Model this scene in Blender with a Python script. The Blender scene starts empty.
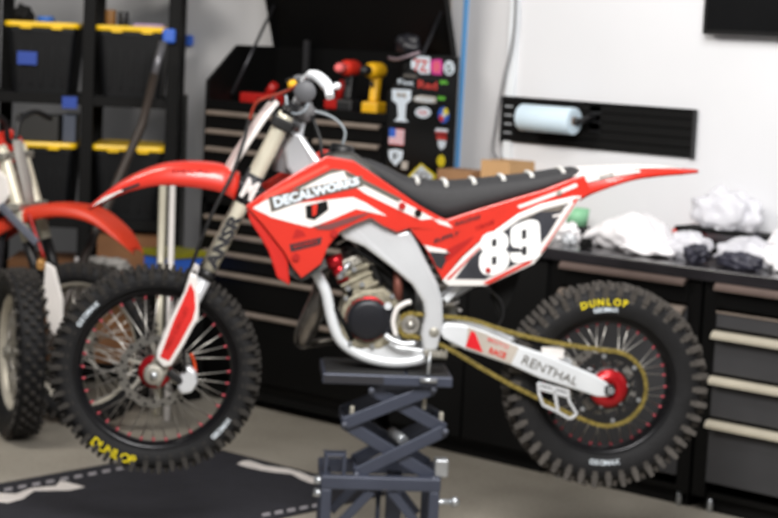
import bpy, bmesh, math, random
from mathutils import Vector, Matrix, noise
random.seed(7)
sc = bpy.context.scene
COL = sc.collection
PI = math.pi
V = Vector

# ------------------------------------------------------------------ camera
FPX, CAMH, YAW, PITCH, ROLL = 1900.0, 1.70, math.radians(40.7), math.atan(223/1900), 0.048
fh = V((-math.sin(YAW), math.cos(YAW), 0)); r0 = V((math.cos(YAW), math.sin(YAW), 0))
FW = fh*math.cos(PITCH) + V((0, 0, -math.sin(PITCH))); u0 = fh*math.sin(PITCH) + V((0, 0, math.cos(PITCH)))
RT = r0*math.cos(ROLL) + u0*math.sin(ROLL); UP = u0*math.cos(ROLL) - r0*math.sin(ROLL)
CAM = V((0, 0, CAMH))
cd = bpy.data.cameras.new('camera'); cam = bpy.data.objects.new('camera', cd); COL.objects.link(cam)
m = Matrix((RT, UP, -FW)).transposed().to_4x4(); m.translation = CAM; cam.matrix_world = m
cd.sensor_width = 36; cd.lens = FPX/778*36; cd.clip_start = 0.1
cd.dof.use_dof = True; cd.dof.focus_distance = 3.0; cd.dof.aperture_fstop = 7.2
sc.camera = cam

# survey helpers: where the sight line of an image point meets a real plane of the room
def ray(x, y): return FW + RT*((x-389)/FPX) + UP*((259-y)/FPX)
def onz(x, y, z=0): d = ray(x, y); return CAM + d*((z-CAMH)/d.z)
def onY(x, y, Y): d = ray(x, y); return CAM + d*(Y/d.y)
def onX(x, y, X): d = ray(x, y); return CAM + d*(X/d.x)

class Frame:
    """vertical plane through o with local x along the plane, local -y towards the viewer"""
    def __init__(s, o, ang):
        s.o = V((o[0], o[1], 0)); s.ang = ang; s.inv = Matrix.Rotation(-ang, 3, 'Z')
        s.c = s.inv @ (CAM - s.o)
    def p(s, x, y, lat=0.0):
        d = s.inv @ ray(x, y); t = (-lat - s.c.y)/d.y
        return s.c + d*t

# ------------------------------------------------------------------ materials
def lin(c):
    if isinstance(c, str):
        c = [int(c[i:i+2], 16)/255 for i in (0, 2, 4)]
    return tuple(x/12.92 if x <= .04045 else ((x+.055)/1.055)**2.4 for x in c)
MATS = {}
def mat(name, col, rough=.5, metal=0., var=.12, scale=8., bump=0., coat=0., alpha=1., trans=0., bscale=None, spec=.5):
    if name in MATS: return MATS[name]
    mt = bpy.data.materials.new(name); mt.use_nodes = True
    nt = mt.node_tree; b = nt.nodes['Principled BSDF']
    c = lin(col)
    tc = nt.nodes.new('ShaderNodeTexCoord'); ns = nt.nodes.new('ShaderNodeTexNoise'); ns.inputs['Scale'].default_value = scale; ns.inputs['Detail'].default_value = 5
    nt.links.new(tc.outputs['Object'], ns.inputs['Vector'])
    rp = nt.nodes.new('ShaderNodeValToRGB'); rp.color_ramp.elements[0].position = .3; rp.color_ramp.elements[1].position = .7
    rp.color_ramp.elements[0].color = (*[x*(1-var) for x in c], 1); rp.color_ramp.elements[1].color = (*[min(1, x*(1+var)) for x in c], 1)
    nt.links.new(ns.outputs['Fac'], rp.inputs['Fac']); nt.links.new(rp.outputs['Color'], b.inputs['Base Color'])
    b.inputs['Specular IOR Level'].default_value = spec; b.inputs['Roughness'].default_value = rough; b.inputs['Metallic'].default_value = metal
    b.inputs['Coat Weight'].default_value = coat; b.inputs['Alpha'].default_value = alpha; b.inputs['Transmission Weight'].default_value = trans
    if bump:
        n2 = nt.nodes.new('ShaderNodeTexNoise'); n2.inputs['Scale'].default_value = bscale or scale*6; n2.inputs['Detail'].default_value = 4
        nt.links.new(tc.outputs['Object'], n2.inputs['Vector'])
        bp = nt.nodes.new('ShaderNodeBump'); bp.inputs['Strength'].default_value = bump; bp.inputs['Distance'].default_value = .01
        nt.links.new(n2.outputs['Fac'], bp.inputs['Height']); nt.links.new(bp.outputs['Normal'], b.inputs['Normal'])
    MATS[name] = mt
    return mt
RED = mat('red plastic', 'cb2f21', .35, coat=.3, var=.05)
REDD = mat('dark red plastic', 'a81c18', .4)
REDA = mat('red anodised', 'b01822', .3, .6)
REDO = mat('old orange red plastic', 'c2361e', .45, var=.1)
WHT = mat('white plastic', 'e2dedb', .35, coat=.2, var=.03)
WHTD = mat('white decal', 'e4dfdc', .4, var=.02)
SILV = mat('brushed silver', 'dcdfe3', .33, .4, var=.06, scale=5)
SILW = mat('bright alloy', 'e4e8ec', .36, .25, var=.06)
ALU = mat('cast aluminium', 'a8a59c', .5, .7, var=.2, scale=25, bump=.3)
CAST = mat('sand cast engine alloy', '97917f', .55, .4, var=.45, scale=22, bump=.3)
CREAM = mat('cream fork coating', 'd8d3c0', .35, .25, var=.05)
STEEL = mat('spoke steel', 'b5b2ac', .35, .8)
DSTEEL = mat('dark pipe steel', '6c6761', .22, .85, var=.35, scale=14)
BLK = mat('black plastic', '141416', .45, var=.1)
BLKM = mat('matte black', '080808', .7, var=.1, spec=.2)
BLKD = mat('black decal', '26262a', .5, var=.05)
GREYD = mat('grey decal', '5c5750', .5, var=.1)
LGREY = mat('pale grey decal', 'bdb6ac', .5, var=.05)
RUB = mat('tyre rubber', '151517', .7, spec=.35, var=.25, scale=20, bump=.2)
KNOB = mat('dusty tyre knob rubber', '2c2926', .85, var=.45, scale=30)
KNOBB = mat('dirty grey tyre knob rubber', '484440', .85, var=.35, scale=30)
RIMB = mat('black rim', '1b1b1e', .3, .5)
RIMS = mat('pale alloy rim', 'cfc9bb', .45, .3)
SEATM = mat('seat vinyl', '2a2a2c', .7, var=.08, scale=60, bump=.15)
CHAIN = mat('gold chain', 'a08f4e', .45, .7, var=.4, scale=90)
YEL = mat('yellow print', 'e0cc18', .5)
WPR = mat('white print', 'd8e2ea', .5)
STAND = mat('blue grey painted steel', '434857', .4, .25, var=.12)
STPAD = mat('black rubber pad', '232324', .6)
ZINC = mat('zinc bolt', 'bcc0c4', .35, .8)
CHEST = mat('black powder coat', '070707', .4, 0, var=.1, spec=.22)
HAND = mat('brushed drawer handle', '96897e', .4, .5, var=.15)
HANDB = mat('bright drawer handle', 'ded6c2', .28, .5, var=.1)
DRAWG = mat('dark grey drawer face', '3a3a3c', .5, .1, var=.08)
TOP = mat('dark worktop', '29272a', .22, .2, var=.2)
WALLM = mat('grey wall paint', 'cdcdcf', .65, var=.03, scale=2)
WALLW = mat('white wall panel', 'dedfe2', .5, var=.02, scale=2)
TRIM = mat('pale trim', 'e6ebef', .4, var=.02)
TRIMG = mat('taupe trim', '9a938d', .6, var=.05)
BLUET = mat('blue tape', '2a66c8', .55)
BLUEL = mat('bright blue strip', '6fb2ee', .5, var=.05)
TOTE = mat('black tote plastic', '0e0f11', .5, var=.15, spec=.25)
LID = mat('yellow lid plastic', 'e8bd10', .4, var=.08)
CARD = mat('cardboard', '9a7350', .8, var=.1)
CARDB = mat('bright cardboard', 'c39a6c', .8, var=.1)
MATM = mat('black floor mat', '1c1c24', .85, var=.2, scale=15, bump=.3)
MPRINT = mat('white mat print', 'dcd6d2', .7)
BAG = mat('white plastic bag', 'f6f4f6', .35, var=.06, scale=10)
CBAG = mat('clear plastic bag', 'f2f2fa', .25, var=.08, scale=14, alpha=.6)
GLOVE = mat('dark clutter', '33333f', .5, var=.5, scale=40)
GRN = mat('green plastic', '8ac79c', .5)
GOLDH = mat('yellow tool plastic', 'd9a514', .45)
ROLL_ = mat('pale blue paper roll', 'cfe2ee', .8, var=.03)
CYAN = mat('blue print', '2f5fc0', .5)
MAG = mat('magenta print', 'd02a90', .5)
LIME = mat('green print', '5cb030', .5)
PINK = mat('pink print', 'e06a6a', .5)
ORNG = mat('orange anodised', 'd0481c', .4, .4)
SCREEN = mat('monitor black', '0c0c0d', .3)

# floor: polished concrete
def floor_mat():
    mt = bpy.data.materials.new('concrete floor'); mt.use_nodes = True; nt = mt.node_tree; b = nt.nodes['Principled BSDF']
    tc = nt.nodes.new('ShaderNodeTexCoord'); a = nt.nodes.new('ShaderNodeTexNoise'); a.inputs['Scale'].default_value = 1.6; a.inputs['Detail'].default_value = 8
    c = nt.nodes.new('ShaderNodeTexNoise'); c.inputs['Scale'].default_value = 60; c.inputs['Detail'].default_value = 4
    mx = nt.nodes.new('ShaderNodeMix'); mx.data_type = 'FLOAT'; mx.inputs[0].default_value = .35
    nt.links.new(tc.outputs['Object'], a.inputs['Vector']); nt.links.new(tc.outputs['Object'], c.inputs['Vector'])
    nt.links.new(a.outputs['Fac'], mx.inputs[2]); nt.links.new(c.outputs['Fac'], mx.inputs[3])
    rp = nt.nodes.new('ShaderNodeValToRGB'); rp.color_ramp.elements[0].position = .35; rp.color_ramp.elements[1].position = .68
    rp.color_ramp.elements[0].color = (*lin('857f74'), 1); rp.color_ramp.elements[1].color = (*lin('aba59a'), 1)
    nt.links.new(mx.outputs[0], rp.inputs['Fac']); nt.links.new(rp.outputs['Color'], b.inputs['Base Color'])
    b.inputs['Roughness'].default_value = .5
    return mt
FLOORM = floor_mat()

# ------------------------------------------------------------------ mesh builder
def spline(pts, n=6, closed=False):
    pts = [V(p) for p in pts]
    if len(pts) < 3: return pts
    out = []; N = len(pts)
    rng = N if closed else N-1
    for i in range(rng):
        if closed: a, b, c, d = pts[i-1], pts[i], pts[(i+1) % N], pts[(i+2) % N]
        else:
            b, c = pts[i], pts[i+1]; a = pts[i-1] if i else b*2-c; d = pts[i+2] if i+2 < N else c*2-b
        for k in range(n):
            t = k/n
            out.append(.5*((2*b)+(c-a)*t+(2*a-5*b+4*c-d)*t*t+(3*b-a-3*c+d)*t**3))
    if not closed: out.append(pts[-1])
    return out
def lerp_list(vals, n):
    out = []
    for i in range(len(vals)-1):
        for k in range(n): out.append(vals[i]+(vals[i+1]-vals[i])*k/n)
    return out+[vals[-1]]

class MB:
    def __init__(s): s.v = []; s.f = []; s.mi = []; s.sm = []
    def add(s, vs, fs, mi=0, sm=False):
        o = len(s.v); s.v += [V(p) for p in vs]
        for f in fs: s.f.append([i+o for i in f]); s.mi.append(mi); s.sm.append(sm)
        return s
    def loft(s, rings, mi=0, sm=True, caps=True, closed=True, loop=False):
        n = len(rings[0]); vs = [p for r in rings for p in r]; fs = []
        R = len(rings)
        for i in range(R if loop else R-1):
            j = (i+1) % R
            for k in range(n if closed else n-1):
                l = (k+1) % n
                fs.append((i*n+k, i*n+l, j*n+l, j*n+k))
        s.add(vs, fs, mi, sm)
        if caps and closed and not loop:
            s.add(rings[0], [tuple(range(n))[::-1]], mi, False); s.add(rings[-1], [tuple(range(n))], mi, False)
        return s
    def prism(s, A, B, mi=0):
        n = len(A); s.add(list(A)+list(B), [tuple(range(n))[::-1], tuple(range(n, 2*n))]+[(i, (i+1) % n, n+(i+1) % n, n+i) for i in range(n)], mi); return s
    def slab(s, pts, off, mi=0):
        off = V(off); return s.prism([V(p) for p in pts], [V(p)+off for p in pts], mi)
    def tube(s, pts, r, seg=12, mi=0, closed=False, flat=None, sm=True):
        pts = [V(p) for p in pts]; N = len(pts)
        rr = r if isinstance(r, (list, tuple)) else [r]*N
        rings = []; up = None
        for i, p in enumerate(pts):
            if closed: t = pts[(i+1) % N]-pts[i-1]
            else: t = pts[min(i+1, N-1)]-pts[max(i-1, 0)]
            if t.length < 1e-9: t = V((0, 0, 1))
            t.normalize()
            if up is None:
                up = V((0, 1, 0)) if abs(t.y) < .9 else V((1, 0, 0))
            up = (up-t*up.dot(t)).normalized(); w = t.cross(up)
            fy = flat or 1
            rings.append([p+(up*math.cos(a)*fy+w*math.sin(a))*rr[i] for a in (2*PI*k/seg for k in range(seg))])
        return s.loft(rings, mi, sm, True, True, closed)
    def box(s, c, size, rot=None, mi=0):
        c = V(c); h = V(size)/2
        vs = [V((x*h.x, y*h.y, z*h.z)) for x in (-1, 1) for y in (-1, 1) for z in (-1, 1)]
        if rot is not None: vs = [rot @ p for p in vs]
        return s.add([p+c for p in vs], [(0, 1, 3, 2), (4, 6, 7, 5), (0, 4, 5, 1), (2, 3, 7, 6), (0, 2, 6, 4), (1, 5, 7, 3)], mi)
    def bb(s, a, b, mi=0):
        a, b = V(a), V(b); return s.box((a+b)/2, [abs(x) for x in (b-a)], None, mi)
    def bar(s, p0, p1, w, d, mi=0, up=(0, 1, 0)):
        """rectangular bar; w in the plane, d along up"""
        p0, p1, up = V(p0), V(p1), V(up); t = (p1-p0).normalized(); up = (up-t*up.dot(t)).normalized(); q = t.cross(up)
        A = [p0+q*w/2*a+up*d/2*b for a, b in ((-1, -1), (1, -1), (1, 1), (-1, 1))]; B = [x+(p1-p0) for x in A]
        return s.prism(A, B, mi)
    def cyl(s, p0, p1, r, r1=None, seg=20, mi=0, sm=True):
        return s.tube([p0, p1], [r, r if r1 is None else r1], seg, mi, sm=sm)
    def lathe(s, prof, c=(0, 0, 0), axis=(0, 1, 0), seg=48, mi=0, ring=True, sm=True, a0=0, a1=2*PI):
        c = V(c); ax = V(axis).normalized(); e = V((0, 0, 1)) if abs(ax.z) < .9 else V((1, 0, 0)); e = (e-ax*e.dot(ax)).normalized(); g = ax.cross(e)
        full = abs(a1-a0-2*PI) < 1e-6; n = seg if full else seg+1
        rings = [[c+(e*math.cos(a)+g*math.sin(a))*r+ax*h for r, h in prof] for a in (a0+(a1-a0)*k/seg for k in range(n))]
        return s.loft(rings, mi, sm, not full, ring, full)
    def blob(s, c, r, amp=.2, freq=3., mi=0, sub=3, squash=(1, 1, 1), seed=0, sm=True, floor=None):
        bm = bmesh.new(); bmesh.ops.create_icosphere(bm, subdivisions=sub, radius=1)
        vs = []
        for v in bm.verts:
            k = 1+amp*noise.noise(v.co*freq+V((seed, seed*2.3, 0)))*2
            p = V((v.co.x*k*r*squash[0], v.co.y*k*r*squash[1], v.co.z*k*r*squash[2]))+V(c)
            if floor is not None and p.z < floor: p.z = floor
            vs.append(p)
        fs = [[v.index for v in f.verts] for f in bm.faces]; bm.free()
        return s.add(vs, fs, mi, sm)
    def build(s, name, mats, parent=None, bevel=0, loc=None, seg=2, solid=0):
        me = bpy.data.meshes.new(name); me.from_pydata([tuple(p) for p in s.v], [], s.f)
        if not isinstance(mats, (list, tuple)): mats = [mats]
        for x in mats: me.materials.append(x)
        me.polygons.foreach_set('material_index', s.mi); me.polygons.foreach_set('use_smooth', s.sm); me.update()
        bm = bmesh.new(); bm.from_mesh(me)
        bmesh.ops.remove_doubles(bm, verts=bm.verts, dist=1e-6)
        bmesh.ops.recalc_face_normals(bm, faces=bm.faces); bm.to_mesh(me); bm.free()
        o = bpy.data.objects.new(name, me); COL.objects.link(o)
        if parent is not None: o.parent = parent
        if loc is not None: o.location = loc
        if solid:
            md = o.modifiers.new('s', 'SOLIDIFY'); md.thickness = solid; md.offset = 0
        if bevel:
            md = o.modifiers.new('b', 'BEVEL'); md.width = bevel; md.segments = seg; md.limit_method = 'ANGLE'; md.angle_limit = math.radians(35)
        return o

def tag(o, label=None, cat=None, group=None, kind=None):
    if label: o['label'] = label
    if cat: o['category'] = cat
    if group: o['group'] = group
    if kind: o['kind'] = kind
    return o
def empty(name, loc, rz=0):
    o = bpy.data.objects.new(name, None); COL.objects.link(o); o.location = loc; o.rotation_euler = (0, 0, rz); o.empty_display_size = .1
    return o
def struct(o): o['kind'] = 'structure'; return o

def text_geo(txt, bold=0.):
    cu = bpy.data.curves.new('t', 'FONT'); cu.body = txt; cu.size = 1; cu.offset = bold; cu.extrude = 0; cu.resolution_u = 3
    o = bpy.data.objects.new('t', cu); COL.objects.link(o)
    bpy.context.view_layer.update()
    me = bpy.data.meshes.new_from_object(o.evaluated_get(bpy.context.evaluated_depsgraph_get()))
    vs = [v.co.copy() for v in me.vertices]; fs = [list(p.vertices) for p in me.polygons]
    COL.objects.unlink(o); bpy.data.objects.remove(o); bpy.data.curves.remove(cu); bpy.data.meshes.remove(me)
    return vs, fs
def add_text(mb, txt, p0, p1, ph, mi=0, bold=.02, lift=(0, 0, 0), taper=1.):
    """letters in the parallelogram p0 (bottom left), p1 (bottom right), ph (top left)"""
    vs, fs = text_geo(txt, bold)
    x0 = min(v.x for v in vs); x1 = max(v.x for v in vs); y0 = min(v.y for v in vs); y1 = max(v.y for v in vs)
    p0, p1, ph, lift = V(p0), V(p1), V(ph), V(lift); ex = p1-p0; ey = ph-p0
    out = []
    for v in vs:
        u = (v.x-x0)/(x1-x0); w = (v.y-y0)/(y1-y0)*(1+(taper-1)*u)
        out.append(p0+ex*u+ey*w+lift)
    mb.add(out, fs, mi)
def arc_text(mb, txt, rad, a0, a1, size, y, mi=0, flip=False, bold=.03):
    """letters round the local y axis on the viewer's (-y) side, angles measured from +x towards +z; read clockwise"""
    n = len(txt)
    for i, ch in enumerate(txt):
        if ch == ' ': continue
        a = a0+(a1-a0)*(i/(n-1) if n > 1 else 0)
        vs, fs = text_geo(ch, bold)
        cx = (min(v.x for v in vs)+max(v.x for v in vs))/2
        er = V((math.cos(a), 0, math.sin(a))); et = V((math.sin(a), 0, -math.cos(a)))
        if flip: er, et = -er, -et
        base = V((math.cos(a), 0, math.sin(a)))*rad
        mb.add([base+et*(v.x-cx)*size+er*(v.y-.35)*size+V((0, y, 0)) for v in vs], fs, mi)

# ------------------------------------------------------------------ the room
WY = 6.6
struct(MB().bb((-11, -1, -.1), (0.5, WY+.1, 0)).build('floor', FLOORM))
struct(MB().bb((-11, WY, 0), (.5, WY+.1, 3.0)).build('wall_back', WALLM))
o = MB().bb((-4.985, WY-.02, .0), (0.5, WY, 3.0)).build('wall_panel', WALLW); struct(o); o.name = 'trim_1'
struct(MB().bb((-5.03, WY-.035, .0), (-4.985, WY, 3.0)).build('trim_2', TRIM, bevel=.004))
struct(MB().bb((-5.46, WY-.012, .0), (-5.38, WY, 3.0)).build('trim_3', TRIMG))
struct(MB().bb((-11, WY-.015, 0), (-5.5, WY, .1)).build('baseboard_back', BLK))

# blue strip and dangling cable
BENCHZ = .95
a = onY(470, -60, WY-.003); b = onY(455.5, 190, WY-.003); b = a+(b-a)*((a.z-BENCHZ)/(a.z-b.z))
tag(MB().bar(a, b, .024, .006, 0).build('blue_strip', BLUEL), 'bright blue strip running up the grey wall beside the black tool chest', 'strip')
cb = [onY(x, y, WY-.05) for x, y in ((516, -30), (515, 20), (511, 50), (505, 75), (500, 100), (496, 125), (493, 148), (497, 158), (503, 163))]
tag(MB().tube(spline(cb, 5), .006, 8).build('hanging_cable', mat('grey cable', '77777a', .5)), 'thin grey cable hanging down the wall left of the white panel', 'cable')

# monitor on the wall
tv = empty('wall_monitor', (-3.50, WY-.06, 1.765)); tag(tv, 'black wall-mounted screen cut off at the top right corner', 'monitor')
MB().bb((-.53, -.03, 0), (.65, .03, .66)).build('screen_housing', SCREEN, tv, bevel=.008)
MB().bb((-.51, -.034, .02), (.63, -.03, .64)).build('screen_glass', mat('dark glass', '0b0b0c', .15), tv)
MB().bb((-.15, .03, .2), (.25, .06, .5)).build('wall_bracket', BLK, tv)

# slat strip with paper towel roll
sp = empty('slat_rail', (-4.5, WY-.02, 1.27)); tag(sp, 'long black slotted rail board fixed to the white wall above the workbench', 'rail')
mb = MB().bb((-.53, -.012, 0), (.43, 0, .19))
for k in range(5): mb.bb((-.53, -.020, .003+k*.038), (.43, -.012, .036+k*.038))
mb.build('slat_board', BLKM, sp, bevel=.002)
MB().bb((.43, -.03, -.003), (.436, 0, .193)).bb((-.536, -.03, -.003), (-.53, 0, .193)).bb((-.53, -.03, .19), (.43, 0, .196)).build('edge_cap', BLK, sp)
pc = V((-4.72, WY-.135, 1.385))
pr = empty('paper_towel_roll', pc); tag(pr, 'pale blue-white paper towel roll on the black slotted wall rail', 'paper roll')
MB().lathe([(.018, -.135), (.056, -.135), (.056, .135), (.018, .135)], axis=(1, 0, 0), seg=40).build('paper', ROLL_, pr, bevel=.002)
MB().lathe([(.015, -.136), (.018, -.136), (.018, .136), (.015, .136)], axis=(1, 0, 0), seg=24).build('cardboard_core', CARD, pr)
ph = empty('paper_roll_holder', pc+V((0, 0, 0))); tag(ph, 'black arm bracket that carries the paper towel roll on the slotted rail', 'holder')
MB().cyl((-.15, 0, 0), (.16, 0, 0), .0149).build('rod', BLK, ph)
MB().tube(spline([(.155, 0, 0), (.17, .03, .01), (.17, .08, .02), (.17, .11, .02)], 4), .012, 10).build('arm', BLK, ph)
MB().bb((.14, .095, -.05), (.2, .109, .07)).build('mount_plate', BLK, ph, bevel=.003)

# ------------------------------------------------------------------ workbench along the wall
BT = .91
tag(MB().bb((-5.18, 5.985, BT-.045), (-1.9, WY-.03, BT)).build('worktop', TOP, bevel=.004), 'long dark worktop running along the wall over the cabinets', 'worktop')
tag(MB().bb((-5.18, WY-.06, BT), (-1.9, WY-.035, BT+.035)).build('worktop_upstand', BLKM, bevel=.002), 'narrow black upstand strip along the back of the dark worktop', 'upstand')
def cabinet(x0, x1, label, drawers, face, hmat):
    c = empty('drawer_cabinet', ((x0+x1)/2, 6.0, 0)); tag(c, label, 'cabinet', None)
    w = (x1-x0)/2-.002
    MB().bb((-w, .03, .06), (-w+.018, .55, BT-.047)).bb((w-.018, .03, .06), (w, .55, BT-.047)).bb((-w, .53, .06), (w, .55, BT-.047)).bb((-w, .03, .06), (w, .53, .08)).bb((-w, .03, BT-.065), (w, .53, BT-.047))\
        .bb((-w, .012, .06), (-w+.055, .03, BT-.047)).bb((w-.055, .012, .06), (w, .03, BT-.047)).build('carcass', CHEST, c, bevel=.002)
    MB().bb((-w+.03, .06, 0), (w-.03, .5, .06)).build('plinth', BLKM, c)
    for z0, z1, kd in drawers:
        d = MB().bb((-w+.057, .008, z0), (w-.057, .028, z1)).bb((-w+.06, .028, z0+.01), (w-.06, .45, z0+.02)).build('drawer', CHEST if kd == 1 else face, c, bevel=.003)
        if kd == 2:
            MB().bb((-w+.057, .003, z1-.004), (w-.057, .012, z1+.003)).build('edge_trim', HAND, d); continue
        mb = MB(); prof = [(.006, z1+.004), (-.012, z1+.002), (-.026, z1-.012), (-.026, z1-.024), (-.020, z1-.024), (-.018, z1-.013), (.006, z1-.006)]
        mb.prism([V((-w+.057, y, z)) for y, z in prof], [V((w-.057, y, z)) for y, z in prof]); mb.build('drawer_handle', mat('rose brushed handle', '84736c', .45, .7) if kd == 1 else hmat, d)
    for x in (-w+.06, w-.06):
        MB().cyl((x, .05, 0.0), (x, .05, .06), .011, seg=12).build('foot', ZINC, c)
    return c
dr = [(.12, .353, 0), (.368, .516, 0), (.531, .684, 0), (.699, .756, 2), (.77, .862, 1)]
dl = [(.12, .66, 2), (.67, .756, 0), (.77, .862, 1)]
cabinet(-3.635, -2.95, 'black drawer cabinet with grey drawers under the worktop, right of the raised rear wheel', dr, DRAWG, HANDB)
cabinet(-2.94, -2.26, 'black drawer cabinet under the worktop beyond the right edge', dr, DRAWG, HANDB)
cabinet(-4.33, -3.645, 'black drawer cabinet with grey drawers directly behind the raised rear wheel', dl, DRAWG, HAND)
ks = empty('floor_cabinet', (-4.74, 6.0, 0)); tag(ks, 'plain black door cabinet in the shade between tool chest and drawer cabinets', 'cabinet')
MB().bb((-.395, .03, .06), (.395, .55, BT-.047)).build('carcass', BLKM, ks, bevel=.003)
MB().bb((-.39, .01, .08), (-.005, .028, BT-.06)).build('door', BLKM, ks, bevel=.003)
MB().bb((.005, .01, .08), (.39, .028, BT-.06)).build('door', BLKM, ks, bevel=.003)
MB().bb((-.38, .06, 0), (.38, .5, .06)).build('plinth', BLKM, ks)

# things on the worktop
def lump(name, label, cat, c, r, sq, material, amp=.22, freq=2.2, seed=0, extra=None):
    c = V((c[0], c[1], BT))
    o = MB().blob((0, 0, r*sq[2]*.75), r, amp, freq, 0, 4, sq, seed, True, 0.0).build(name, material); o.location = c
    return tag(o, label, cat)
def creased(o, s=.012):
    t = bpy.data.textures.new('crease', 'VORONOI'); t.noise_scale = .06
    md = o.modifiers.new('d', 'DISPLACE'); md.texture = t; md.strength = s; md.mid_level = .5; md.texture_coords = 'LOCAL'
# big white bag: wedge-shaped crumpled sack
mb = MB()
rings = []
for i, (x, w, h) in enumerate(((-.24, .03, .03), (-.16, .09, .07), (-.07, .12, .13), (.0, .13, .165), (.09, .13, .17), (.15, .12, .16), (.2, .1, .06), (.26, .05, .02))):
    ring = []
    for k in range(20):
        a = 2*PI*k/20; y = math.cos(a)*w; z = max(0, h*.5+math.sin(a)*h*.62)
        z = min(z, h)
        j = noise.noise(V((x*14, math.cos(a)*2, math.sin(a)*2+3)))*.03
        ring.append(V((x, y+j*.8, max(0, z+j*(.6 if z > .02 else 0)))))
    rings.append(ring)
mb.loft(rings); o = mb.build('plastic_bag', BAG); o.location = (-4.17, 6.28, BT); o.scale = (.86, .9, .82); md = o.modifiers.new('ss', 'SUBSURF'); md.levels = md.render_levels = 2; creased(o, .035)
tag(o, 'large crumpled white plastic bag, tallest white heap in the middle of the worktop', 'bag')
t_ = empty('parts_tray', (-3.83, 6.47, BT)); tag(t_, 'black tray on the worktop below the pile of clear plastic bags', 'tray')
MB().bb((-.2, -.07, .085), (.22, .07, .1)).build('tray_panel', BLKM, t_, bevel=.004)
MB().bb((-.19, -.06, 0), (-.16, .06, .085)).bb((.18, -.06, 0), (.21, .06, .085)).build('tray_support', BLKM, t_)
o = MB().blob((0, 0, .06), .1, .18, 2.5, 0, 4, (1.45, .6, .95), 3, True, 0).build('plastic_bag', CBAG); o.location = (-3.84, 6.47, BT+.101); creased(o, .02)
tag(o, 'puffy clear plastic bag heaped on the black tray against the wall', 'bag')
o = lump('plastic_bag', 'small clear bag of dark parts near the worktop front edge', 'bag', (-3.83, 6.2), .07, (1.2, .8, .85), [CBAG], seed=11); creased(o)
o = lump('metal_parts', 'dark cluster of small metal parts in front of the red packet on the worktop', 'parts', (-3.74, 6.11), .045, (1.1, .8, .9), [GLOVE], .2, 3, 5); creased(o, .012)
o = lump('plastic_bag', 'clear bag with grey parts on the worktop at the right picture edge', 'bag', (-3.57, 6.22), .085, (1.5, .9, .7), [CBAG], seed=21); creased(o)
o = lump('metal_parts', 'grey pile of parts on the worktop at the right picture edge', 'parts', (-3.55, 6.1), .05, (1.8, .7, .7), [GLOVE], .2, 3, 9); creased(o, .012)
o = lump('plastic_bag', 'white bag with pink print behind the bags at the right picture edge', 'bag', (-3.49, 6.42), .09, (1.5, .8, .95), [BAG], seed=31); creased(o)
o = MB().bb((-.06, -.04, 0), (.06, .04, .085)).build('red_packet', RED, bevel=.012); o.location = (-4.02, 6.5, BT); tag(o, 'red packet tucked on the worktop beside the large white bag', 'packet')
o = lump('plastic_bag', 'flat white bag spread along the worktop front below the black tray', 'bag', (-3.98, 6.15), .08, (1.5, .7, .35), [BAG], seed=41); creased(o)
cup = empty('green_cup', (-4.51, 6.42, BT)); tag(cup, 'small pale green cup with a white base left of the big white bag', 'cup')
MB().lathe([(0, .0), (.034, .0), (.04, .05), (0, .05)], axis=(0, 0, 1), seg=24, ring=False).build('cup_base', BLK, cup)
MB().lathe([(.0, .05), (.042, .05), (.05, .12), (.046, .12), (.0, .06)], axis=(0, 0, 1), seg=24, ring=False).build('cup_body', GRN, cup)
for i, (x, y, r, mt_, lb) in enumerate(((-4.6, 6.4, .038, BAG, 'crumpled white tissue left of the green cup on the worktop'), (-4.44, 6.26, .04, BAG, 'crumpled white wrapper in front of the green cup on the worktop'),
                               (-4.53, 6.22, .03, WHT, 'small white bundle on the worktop nearest the number plate'), (-4.36, 6.16, .025, SILV, 'small silver part at the left foot of the big white bag'))):
    o = lump('wrapper' if i < 3 else 'metal_part', lb, 'wrapper' if i < 3 else 'part', (x, y), r, (1.3, .9, 1.), [mt_], .3, 3, 50+i); creased(o, .008)
for i, (x, y, r, mt_, lb, nm) in enumerate(((-4.3, 6.42, .05, BAG, 'small white bag behind the left end of the large white bag', 'plastic_bag'),
        (-4.25, 6.12, .022, BLKM, 'tiny black part at the worktop edge in front of the large white bag', 'metal_part'), (-3.93, 6.33, .05, CBAG, 'small clear bag with pink print just right of the large white bag', 'plastic_bag'),
        (-4.62, 6.26, .03, GLOVE, 'dark small part on the worktop beside the number plate', 'metal_part'), (-3.66, 6.42, .06, GLOVE, 'dark cluster of parts below the right end of the black tray', 'metal_part'), (-3.42, 6.2, .06, BAG, 'white bag lying beyond the right picture edge', 'plastic_bag'))):
    o = lump(nm, lb, 'bag' if nm == 'plastic_bag' else 'part', (x, y), r, (1.3, .9, .9), [mt_], .3, 3, 90+i); creased(o, .01)
# boxes at the far end of the worktop
def carton(name, x0, x1, z0, z1, y0, y1, material, label):
    c = empty(name, ((x0+x1)/2, (y0+y1)/2, z0)); w = (x1-x0)/2; d = (y1-y0)/2; h = z1-z0
    MB().bb((-w, -d, 0), (w, d, h-.003)).build('box_body', material, c, bevel=.002)
    MB().bb((-w, -.0-d, h-.003), (w, -.003, h)).bb((-w, .003, h-.003), (w, d, h)).build('lid_flap', material, c)
    tag(c, label, 'box'); return c
carton('cardboard_box', -5.17, -4.98, BT, BT+.235, 6.3, 6.45, CARD, 'flat brown cardboard box on the worktop just right of the tool chest')
carton('cardboard_box', -4.95, -4.8, BT, BT+.29, 6.32, 6.5, CARDB, 'light brown cardboard box with a black item beside it on the worktop below the roll')
o = MB().blob((0, 0, .14), .14, .15, 2, 0, 3, (.28, .35, 1.02), 71, True, 0).build('black_pouch', BLKM); o.location = (-4.975, 6.5, BT); tag(o, 'black upright pouch standing between the two cardboard boxes', 'pouch')

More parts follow.
